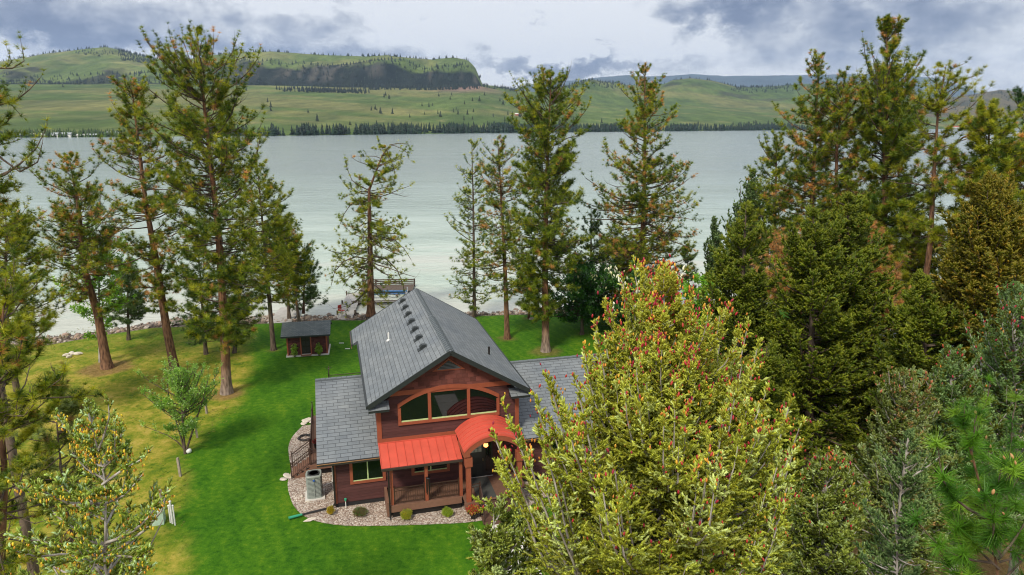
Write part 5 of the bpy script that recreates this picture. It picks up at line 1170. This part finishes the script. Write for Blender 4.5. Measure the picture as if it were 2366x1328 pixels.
for k in range(4):
    a = k * math.pi / 2 + .4; b.prism([(.05 * math.cos(a) - .02, .05 * math.sin(a)), (.30 * math.cos(a - .3), .30 * math.sin(a - .3)), (.30 * math.cos(a + .25), .30 * math.sin(a + .25))], 1.25, 1.27, 'z')
b.build('fan', mat_plain('fan_grey', (0.35, 0.37, 0.38), .4), ac)
b = MB()
for r_ in (.08, .16, .24, .31): b.lathe([(r_, 1.375), (r_ + .008, 1.383), (r_, 1.391)], (0, 0, 0), 24)
b.build('top_grille', PLAS, ac)
b = MB().tube([(.42, .1, .45), (.7, .2, .5), (.98, .2, .62), (1.0, .2, 1.6)], .025, 6); b.build('refrigerant_line', WHT, ac)
e = tag(empty('downspout_extension', hloc(0, 0, .1), HA), 'black drain pipe with green end lying across the gravel from the house corner', 'pipe')
MB().tube([(0.0, -.02, .25), (-.15, -.05, .08), (-1.7, -.35, .06)], .05, 8).build('pipe', PLAS, e); MB().tube([(-1.68, -.345, .06), (-2.35, -.48, .04)], [.06, .075], 8).build('outlet', GRN, e)
e = tag(empty('yard_hydrant', hloc(.55, -.10, .07), HA), 'white garden tap pipe with green head against the front wall', 'garden tap')
MB().tube([(0, 0, 0), (0, 0, .42)], .022, 8).build('riser', WHT, e); MB().lathe([(.03, .40), (.07, .44), (.07, .52), (.03, .55)], n=10).tube([(0, 0, .48), (0, -.11, .47), (0, -.13, .42)], .02, 6).build('tap_head', GRN, e)
b = MB()
rr = random.Random(3)
for k in range(5):
    R_ = .36 + .05 * (k % 3); pts = [(R_ * math.cos(a) + rr.uniform(-.015, .015), R_ * .95 * math.sin(a), .03 + .025 * k + rr.uniform(-.01, .01)) for a in np.linspace(0, 6.3, 26)]; b.tube(pts, .018, 6)
b.tube([(.36, 0, .04), (.5, .3, .03), (.62, .35, .03)], .018, 6)
hs = b.build('garden_hose', PLAS); hs.location = hloc(-1.78, 9.0, .075); tag(hs, 'coiled black garden hose on the gravel beside the side stairs', 'hose')
# stones
def stone_mesh(seed, sx, sy, sz):
    bmx = MB(); rng = np.random.default_rng(seed); n = 9; prof = [(0.75, 0), (1, .35), (.85, .8), (.45, 1.0)]; i = len(bmx.v); jit = rng.uniform(.75, 1.2, n)
    for (r_, z) in prof:
        for j in range(n):
            a = 2 * math.pi * j / n; k = r_ * jit[j] * rng.uniform(.93, 1.07); bmx.v.append((k * sx * math.cos(a), k * sy * math.sin(a), z * sz))
    for k in range(3):
        for j in range(n): a = i + k * n + j; c_ = i + k * n + (j + 1) % n; bmx.f.append((a, c_, c_ + n, a + n))
    bmx.f.append(tuple(i + 3 * n + j for j in range(n))); bmx.f.append(tuple(i + j for j in reversed(range(n)))); return bmx
STN = mat_plain('pale_stone', (0.60, 0.54, 0.46), .85, var=.25, scale=4)
def stone(loc, s, label, seed, grp='flat stones around the house', mat=None):
    o_ = stone_mesh(seed, *s).build('stone', mat or STN); o_.location = loc; o_.rotation_euler = (0, 0, seed); tag(o_, label, 'stone', grp); return o_
stone(hloc(-1.72, 11.95, .02), (.42, .30, .12), 'large pale stone at the foot of the rear side steps', 1); stone(hloc(-1.30, 11.45, .05), (.34, .26, .12), 'pale stone closest to the side railing by the rear steps', 2)
stone(hloc(-1.95, 11.45, .02), (.26, .2, .09), 'small pinkish stone on the lawn edge by the rear steps', 3); stone(hloc(-1.2, 12.15, .02), (.25, .3, .1), 'pale stone tucked furthest back behind the side deck', 4)
stone(hloc(-2.72, 4.4, .02), (.30, .22, .08), 'flat tan stone at the bottom of the side stairs', 5); stone(hloc(-2.85, 3.95, .02), (.22, .18, .07), 'small tan stone half in the grass by the side stairs', 6)
stone(hloc(-2.5, 4.05, .05), (.22, .16, .07), 'pale stone touching the lowest side stair', 7); stone(hloc(-1.75, 1.55, .07), (.09, .09, .12), 'small white rock left of the air conditioner', 8); stone(hloc(-1.45, 1.02, .07), (.13, .09, .05), 'tiny white slab in front of the air conditioner', 9)
stone(hloc(-1.25, -.78, .06), (.36, .16, .03), 'flat round pale slab on the front edge of the gravel bed', 10)
for i, (px, py, s) in enumerate([(153, 822, .35), (166, 818, .4), (178, 819, .45), (160, 826, .25)]): stone(gnd(px, py), (s, s * .6, .22), ['pale rock at the left end of the lawn rock cluster', 'pale rock second in the lawn rock cluster', 'largest pale rock in the lawn rock cluster', 'smallest pale rock in the lawn rock cluster'][i], 20 + i, 'pale rocks on the lawn near the left beach')
stone(gnd(797, 722), (.1, .1, .05), 'small rock at the foot of the dock', 31); stone(gnd(1231, 738), (.45, .3, .25), 'grey rock beside the small pine on the right lawn', 32, mat=mat_plain('grey_stone', (.25, .23, .21), .9))
for i, (px, py) in enumerate([(789, 793), (803, 806)]):
    o_ = MB().box(-.22, .22, -.05, .05, 0, .05).build('sprinkler_cover', WHT); o_.location = gnd(px, py); tag(o_, ['small white strip on the lawn, farther of two near the shed', 'small white strip on the lawn, nearer of two near the shed'][i], 'marker', 'white strips lying on the lawn')
# plants
def tuft_plant(name, loc, r, h, n, cols, label, style='pine', cat='plant', seed=0, pot=None, size=.12, group=None, tpl=None):
    rng = np.random.default_rng(seed); e = tag(empty(name, loc), label, cat, group)
    az = rng.uniform(0, 6.28, n); rr_ = r * np.sqrt(rng.uniform(0, 1, n)); el = rng.uniform(.35, 1.0, n)
    z0 = pot or 0
    P0 = np.stack([.25 * rr_ * np.cos(az), .25 * rr_ * np.sin(az), np.full(n, z0)], -1); P1 = np.stack([rr_ * np.cos(az), rr_ * np.sin(az), z0 + h * (1 - .55 * (rr_ / r) ** 2) * rng.uniform(.75, 1.1, n)], -1)
    PL = np.stack([P0, (P0 + P1) / 2 + [0, 0, h * .08], P1], 1); V_, F_ = tubes(PL, np.full((n, 3), .006), 3); np_mesh('stems', V_, [F_], BARK_D, e)
    t_ = rng.uniform(.25, 1, (n, 5)); q, tt = along(PL, t_); q = q.reshape(-1, 3); tt = tt.reshape(-1, 3)
    cl = np.array(cols)[rng.integers(0, len(cols), len(q))]; Vs = []; Fs = []; Ks = []; off = 0; tl = TP[tpl or style]; g_ = rng.integers(0, len(tl), len(q))
    for gi, (tV, tF, tT) in enumerate(tl):
        mk = g_ == gi
        if mk.any(): a_, b_, c_ = stamp(tV, tF, tT, q[mk], tt[mk] + rng.normal(size=(mk.sum(), 3)) * .4, size * rng.uniform(.7, 1.2, mk.sum()), cl[mk], cl[mk] * 1.3, rng); Vs.append(a_); Fs.append(b_ + off); Ks.append(c_); off += len(a_)
    np_mesh('foliage', np.vstack(Vs), [np.vstack(Fs)], LEAF, e, np.vstack(Ks)); return e
YG = [(0.42, 0.42, 0.02), (0.50, 0.46, 0.03), (0.30, 0.36, 0.02)]
GY_ = 'small yellow shrubs in the gravel bed'
tuft_plant('shrub', hloc(-.23, -.62, .07), .20, .55, 60, [(0.55, 0.40, 0.02), (0.42, 0.36, 0.02)], 'narrow golden shrub near the house corner drain', seed=1, cat='shrub', group=GY_)
tuft_plant('shrub', hloc(1.25, -1.0, .07), .42, .40, 90, [(0.10, 0.17, 0.03), (0.16, 0.24, 0.05), (0.25, 0.12, 0.06)], 'loose green shrub in front of the left window', seed=2, cat='shrub', group=GY_)
tuft_plant('shrub', hloc(3.55, -2.28 + .25, .07), .34, .58, 110, YG, 'largest yellow green shrub before the porch', seed=3, cat='shrub', group=GY_)
tuft_plant('shrub', hloc(5.66, -2.30, .07), .30, .50, 100, [(0.30, 0.42, 0.02), (0.40, 0.48, 0.04)], 'lime green shrub left of the red flower pot', seed=4, cat='shrub', group=GY_)
POT = mat_plain('dark_pot', (0.03, 0.028, 0.026), .5)
for (x, y, lab, cs, sd_) in ((6.93, -2.85, 'pot of red and yellow flowers left of the front steps', [(0.55, 0.02, 0.03), (0.62, 0.03, 0.03), (0.70, 0.55, 0.03), (0.10, 0.20, 0.03)], 5), (9.35, -2.95, 'pot of yellow flowers right of the front steps', [(0.75, 0.62, 0.04), (0.72, 0.55, 0.03), (0.5, 0.06, 0.03), (0.14, 0.26, 0.03), (0.12, 0.22, 0.03)], 6), (-.95, 5.9, 'pot of dark red flowers on the side deck', [(0.40, 0.015, 0.03), (0.30, 0.01, 0.02), (0.05, 0.1, 0.02)], 7)):
    pz_ = .83 if sd_ == 7 else .07
    e = tuft_plant('flower_pot', hloc(x, y, pz_), .42 if sd_ != 7 else .25, .42 if sd_ != 7 else .25, 170, cs, lab, style='leaf', cat='flower pot', seed=sd_, pot=.30, size=.075, group='pots of bright flowers')
    MB().lathe([(.14, 0), (.21, .34), (.23, .34), (.23, .38), (.19, .38), (.18, .30)], n=18).build('pot', POT, e, True)
wc_ = tag(empty('wind_chime', hloc(4.75, -1.86, 1.55)), 'black wind chime hanging by the middle porch post', 'wind chime')
b = MB(); b.lathe([(.10, .60), (.13, .62), (.10, .64)], n=14)
b.build('ring', mat_plain('chime_metal', (0.12, 0.14, 0.16), .3, 1), wc_)
b = MB()
for k in range(6): a = k * math.pi / 3; b.tube([(.09 * math.cos(a), .09 * math.sin(a), -.15 - .04 * k), (.09 * math.cos(a), .09 * math.sin(a), .55)], .018, 6)
b.tube([(0, 0, .62), (0, .05, 1.35)], .006, 4); b.build('tubes', BLK, wc_)
# ------------------------------------------------------------------ shed
sh = tag(empty('garden_shed', gnd(665, 824), R(11.5)), 'small dark red shed with dark shingle roof and black door on the lawn', 'shed')
w, dd, h = 3.42, 2.6, 2.05
SH2 = mat_siding('shed_shake', (0.085, 0.028, 0.025), .18, True)
MB().box(0, w, 0, dd, .1, h).build('wall', SH2, sh); MB().box(-.12, w + .12, -.18, dd + .1, -.05, .1).build('base_slab', CONC, sh)
for x in (0, w): MB().prism([(0, h), (dd, h), (dd / 2, h + .62)], x - .01, x + .01, 'x').build('gable', SH2, sh)
for x0_, x1_ in ((-.02, .10), (w - .10, w + .02), (1.12, 1.22), (1.98, 2.08)): MB().box(x0_, x1_, -.03, .0, .1, h).build('trim_board', TRIM, sh)
dr = MB().box(1.22, 1.98, -.045, -.003, .18, h - .05).build('door', BLK, sh)
b = MB()
for i in range(2):
    for z in (.35, .95, 1.5): b.box(1.30 + .34 * i, 1.56 + .34 * i, -.055, -.046, z, z + .42)
b.build('panel', mat_plain('door_black', (0.025, 0.025, 0.025), .35), dr); MB().box(1.22, 1.98, -.08, -.003, .13, .18).build('sill', WHT, dr)
MB().box(1.15, 2.05, -.42, -.1, .1, .16).build('step', FASC, sh); MB().lathe([(.03, 0), (.05, .08), (.02, .16)], (2.06, -.08, 1.72), 8).build('lamp', WHT, sh)
b = MB(); y0, yr_ = -.42, dd / 2; sl = .62 / (dd / 2); zr2 = h + .74; ze = zr2 - (yr_ - y0) * sl
roof_slope(b, [(-.42, y0, ze), (w + .35, y0, ze), (w + .35, yr_, zr2), (-.42, yr_, zr2)], (1, 0, 0), (0, 1, sl), .08); roof_slope(b, [(w + .35, dd + .4, ze), (-.42, dd + .4, ze), (-.42, yr_, zr2), (w + .35, yr_, zr2)], (-1, 0, 0), (0, -1, sl), .08)
b.build('roof', ROOF2, sh); MB().bar((-.42, y0 - .02, ze - .06), (w + .35, y0 - .02, ze - .06), .04, .14).build('fascia', ROOFD, sh)
cs_, sn_ = math.cos(R(11.5)), math.sin(R(11.5)); shp = gnd(665, 824)
def sloc(x, y): return (shp[0] + x * cs_ - y * sn_, shp[1] + x * sn_ + y * cs_, 0)
for i, x in enumerate((.62, 2.72)):
    tuft_plant('climbing_plant', sloc(x, -.28), .28, 1.25, 26, [(0.18, 0.33, 0.02), (0.30, 0.42, 0.04)], ['climbing plant on the shed wall left of its door', 'climbing plant on the shed wall right of its door'][i], style='leaf', seed=40 + i, size=.2, group='plants climbing the shed front')
# ------------------------------------------------------------------ dock, pier, lift, chair
GW = mat_plain('weathered_boards', (0.40, 0.385, 0.37), .85, var=.2, scale=2); DW = mat_plain('dark_timber', (0.10, 0.075, 0.06), .85, var=.3); BLU = mat_plain('blue_plastic', (0.04, 0.14, 0.34), .4); ALU = mat_plain('aluminium', (0.55, 0.56, 0.58), .4, .6)
dk = tag(empty('dock', (-17.7, 68.2, 0), R(7.0)), 'long grey board dock leading from the lawn out into the lake', 'dock')
b = MB()
for k in range(44): b.box(-.86, .86, .3 * k, .3 * k + .285, -.27, -.22)
b.build('deck_boards', GW, dk); b = MB().box(-.82, -.70, 0, 13.2, -.45, -.275).box(.70, .82, 0, 13.2, -.45, -.275)
for y in (4, 8.5, 13): b.tube([(-.95, y, -2.6), (-.95, y, .1)], .09, 8).tube([(.95, y, -2.6), (.95, y, .1)], .09, 8)
b.build('stringers', DW, dk)
pr_ = tag(empty('boat_slip', (-18.8, 79.6, 0), R(4.0)), 'dark timber boat slip with horizontal rails at the end of the dock', 'boat slip')
b = MB()
for k in range(12): b.box(0, 6.6, 2.6 + .3 * k, 2.6 + .3 * k + .27, -.30, -.25)
b.build('deck_boards', DW, pr_); b = MB()
for x in (0, 1.65, 3.3, 4.95, 6.6): b.box(x - .09, x + .09, 6.1, 6.28, -3, .50); b.box(x - .09, x + .09, -2.7, -2.52, -3, -.15)
b.build('pilings', DW, pr_); b = MB()
for z in (-.5, -.15, .10, .34): b.box(0, 6.6, 6.0, 6.08, z, z + .15)
b.box(0, 6.6, -2.9, -2.1, -.25, -.2).box(6.45, 6.6, -2.4, 6.1, -.35, -.2).box(0.2, 6.4, -2.48, -2.42, -.5, -.36); b.build('rails', DW, pr_)
MB().box(0, 6.6, -2.98, -2.90, -.22, -.14).build('pale_edge_board', GW, pr_)
lf = tag(empty('boat_lift', (-16.9, 79.6, -1.0), R(4.0)), 'empty boat lift with blue bunks and metal posts in the slip', 'boat lift')
b = MB()
for x in (0, 4.1):
    for y in (0, 2.4): b.box(x - .07, x + .07, y - .07, y + .07, -1, 1.3)
    b.box(x - .05, x + .05, 0, 2.4, .75, .88)
b.build('frame', ALU, lf); MB().box(0, 4.1, .3, .55, .90, 1.04).box(0, 4.1, 1.7, 1.95, .90, 1.04).build('bunks', BLU, lf); MB().lathe([(.2, 0), (.2, .08)], (0, 0, 1.3), 14).build('winch_wheel', WHT, lf)
ch = tag(empty('garden_chair', gnd(790, 732, -.22) + np.array([0, 0, 0]), R(60)), 'red backed tall metal chair standing on the near end of the dock', 'chair')
b = MB()
for x in (-.25, .25):
    for y in (-.25, .25): b.bar((x, y, 0), (x, y, .72), .035)
b.bar((-.25, -.25, .25), (.25, -.25, .25), .025).bar((-.25, .25, .25), (.25, .25, .25), .025).bar((-.27, -.25, .95), (-.27, .25, .95), .04).bar((.27, -.25, .95), (.27, .25, .95), .04).bar((-.27, -.25, .7), (-.27, -.25, .95), .03).bar((.27, -.25, .7), (.27, -.25, .95), .03)
b.build('frame', ALU, ch); RS = mat_plain('red_fabric', (0.45, 0.05, 0.04), .7); MB().box(-.25, .25, -.25, .25, .70, .74).build('seat', RS, ch); MB().box(-.25, .25, .24, .28, .74, 1.3).build('backrest', RS, ch)
d2 = tag(empty('dock', gnd(640, 748), R(6)), 'short weathered boat ramp left of the dock behind the pines', 'dock')
b = MB()
for k in range(24): b.box(-1.2, 1.2, .3 * k, .3 * k + .28, -.2, -.13)
b.build('deck_boards', GW, d2)
# ------------------------------------------------------------------ posts and pedestals at the lawn edge
WD = mat_plain('grey_post_wood', (0.33, 0.28, 0.23), .9, var=.3)
for i, (px, py, hh) in enumerate([(417, 1100, 1.15), (456, 1011, 1.15), (378, 1178, 1.2), (478, 955, 1.1)]):
    p = gnd(px, py); o_ = MB().prism([(-.06, -.06), (.06, -.06), (.06, .06), (-.06, .06)], 0, hh, 'z').prism([(-.045, -.045), (.045, -.045), (.045, .045), (-.045, .045)], hh, hh + .03, 'z').build('fence_post', WD)
    o_.location = p; o_.rotation_euler = (0, R(-2), .4 * i); tag(o_, ['wooden post alone on the lawn edge below the light green bush', 'wooden post just right of the light green bush trunk', 'wooden post beside the white utility pedestals', 'wooden post farthest up the lawn edge behind the bush'][i], 'post', 'wooden posts along the lawn edge')
pb = tag(empty('utility_pedestal', (-18.2, 31.4, 0), .3), 'pale green utility box at the lawn edge behind the yellow coned fir', 'utility box')
MB().prism([(-.28, -.28), (.28, -.28), (.28, .28), (-.28, .28)], 0, .70, 'z').build('case', mat_plain('pale_green', (0.42, 0.56, 0.46), .5), pb); MB().box(-.31, .31, -.31, .31, .70, .76).build('lid', mat_plain('pale_green_lid', (0.46, 0.6, 0.5), .5), pb)
for i, (x, y, hh, r_) in enumerate([(-17.45, 31.3, 1.25, .05), (-17.25, 31.15, 1.1, .035), (-17.6, 31.4, .95, .045)]):
    o_ = MB().tube([(0, 0, 0), (0, 0, hh)], r_, 10).lathe([(r_ + .015, hh), (r_ + .01, hh + .04), (.01, hh + .07)], n=10).build('service_pipe', WHT); o_.location = (x, y, 0)
    tag(o_, ['tallest white service pipe beside the green utility box', 'white service pipe nearest the mown lawn', 'short white service pipe closest to the green utility box'][i], 'pipe', 'white service pipes')
bl = MB().lathe([(.02, 0), (.13, .05), (.17, .16), (.13, .28), (.02, .33)], n=16).build('garden_ball', WHT, smooth=True); bl.location = gnd(437, 1047); tag(bl, 'small white ball on the ground at the foot of the leafy bush', 'ball')
# ------------------------------------------------------------------ neighbour's house behind the right hand trees
nh = tag(empty('neighbour_house', (33, 55, 0), R(28)), 'grey roofed neighbouring house hidden behind the right hand trees', 'house')
MB().box(-8, 8, -5, 5, 0, 3).build('wall', mat_plain('tan_wall', (0.35, 0.28, 0.22), .8), nh)
for y in (-5, 5): pass
b = MB(); roof_slope(b, [(-8.6, -5.6, 2.9), (8.6, -5.6, 2.9), (8.6, 0, 5.6), (-8.6, 0, 5.6)], (1, 0, 0), (0, 5.6, 2.7)); roof_slope(b, [(8.6, 5.6, 2.9), (-8.6, 5.6, 2.9), (-8.6, 0, 5.6), (8.6, 0, 5.6)], (-1, 0, 0), (0, -5.6, 2.7)); b.build('roof', mat_shingle('green_grey_shingle', (0.22, 0.26, 0.25), (0.33, 0.37, 0.36), .4, .2), nh)
for x in (-8, 8): MB().prism([(-5, 3), (5, 3), (0, 5.4)], x - .02, x + .02, 'x').build('gable', mat_plain('tan_gable', (0.35, 0.28, 0.22), .8), nh)
for x in (-5, -1, 3): MB().box(x, x + 1.5, -5.06, -4.98, 1, 2.2).build('window', GLASS, nh)
dv = MB(); dv.prism([(24, 36), (34, 40), (31, 50), (23, 47)], .02, .06, 'z'); tag(dv.build('driveway', mat_plain('pinkish_concrete', (0.62, 0.46, 0.38), .9, var=.1)), kind='structure')
# ------------------------------------------------------------------ beach rocks
rng = np.random.default_rng(8); n = 2600
X_ = rng.uniform(-75, 45, n); Yc_ = np.interp(X_, SHX, SHY) + rng.uniform(0.2, 1, n) ** 1.3 * 5.0; S_ = rng.uniform(.06, .26, n) * np.where(rng.uniform(0, 1, n) < .05, 2.2, 1)
tV = []; 
for z, r_ in ((-.3, .9), (.3, .75)):
    for j in range(6): a = j * math.pi / 3 + z; tV.append((z, r_ * math.cos(a), r_ * math.sin(a)))
tV.append((.55, 0.1, 0)); tF = [(j, (j + 1) % 6, 6 + (j + 1) % 6) for j in range(6)] + [(j, 6 + (j + 1) % 6, 6 + j) for j in range(6)] + [(6 + j, 6 + (j + 1) % 6, 12) for j in range(6)]
zb_ = -.08 - .45 * np.clip(Yc_ - np.interp(X_, SHX, SHY) - .8, 0, 8) / np.interp(X_, [-60, -34, -22, 0], [5.5, 4.5, 3.0, 2.6])
cc2 = np.array([(0.30, 0.24, 0.20), (0.42, 0.37, 0.33), (0.17, 0.14, 0.12), (0.36, 0.26, 0.21)])[rng.integers(0, 4, n)]
a_, b_, c_ = stamp(np.array(tV), np.array(tF), np.zeros(13), np.stack([X_, Yc_, zb_], -1), rng.normal(size=(n, 3)) * .35 + [0, 0, 1], S_, cc2, cc2, rng)
tag(np_mesh('beach_rocks', a_, [b_], mat_tint('rock', .9), None, c_), kind='stuff')
# fallen pine twigs and tufts of longer grass by the left trees
n = 9000; X_ = rng.uniform(-44, -12, n); Y2 = rng.uniform(24, 66, n); xb2 = np.interp(Y2, [24, 31.7, 38.8, 45.4, 55, 65], [-13.5, -17.4, -20.5, -20.0, -22.5, -26]); mk = (X_ < xb2 + .5)
cc2 = np.array([(0.16, 0.22, 0.02), (0.30, 0.26, 0.06), (0.08, 0.17, 0.015), (0.40, 0.30, 0.12)])[rng.integers(0, 4, mk.sum())]
tV, tF, tT = TP['pine'][0]
a_, b_, c_ = stamp(tV, tF, tT, np.stack([X_[mk], Y2[mk], np.full(mk.sum(), .0)], -1), rng.normal(size=(mk.sum(), 3)) * .3 + [0, 0, 1], rng.uniform(.05, .16, mk.sum()), cc2, cc2 * 1.2, rng)
tag(np_mesh('grass', a_, [b_], NEEDLE, None, c_), kind='stuff')
# ------------------------------------------------------------------ haze
m, t, o = new_mat('haze'); pv = t.N('ShaderNodeVolumePrincipled', {'Color': (0.48, 0.66, 1.0, 1), 'Density': 4.2e-5, 'Anisotropy': 0.0}); t.l.new(pv.outputs[0], o.inputs['Volume'])
hz = MB().box(-19000, 19000, -1000, 16000, -45, 1500).build('haze', m); tag(hz, kind='stuff')
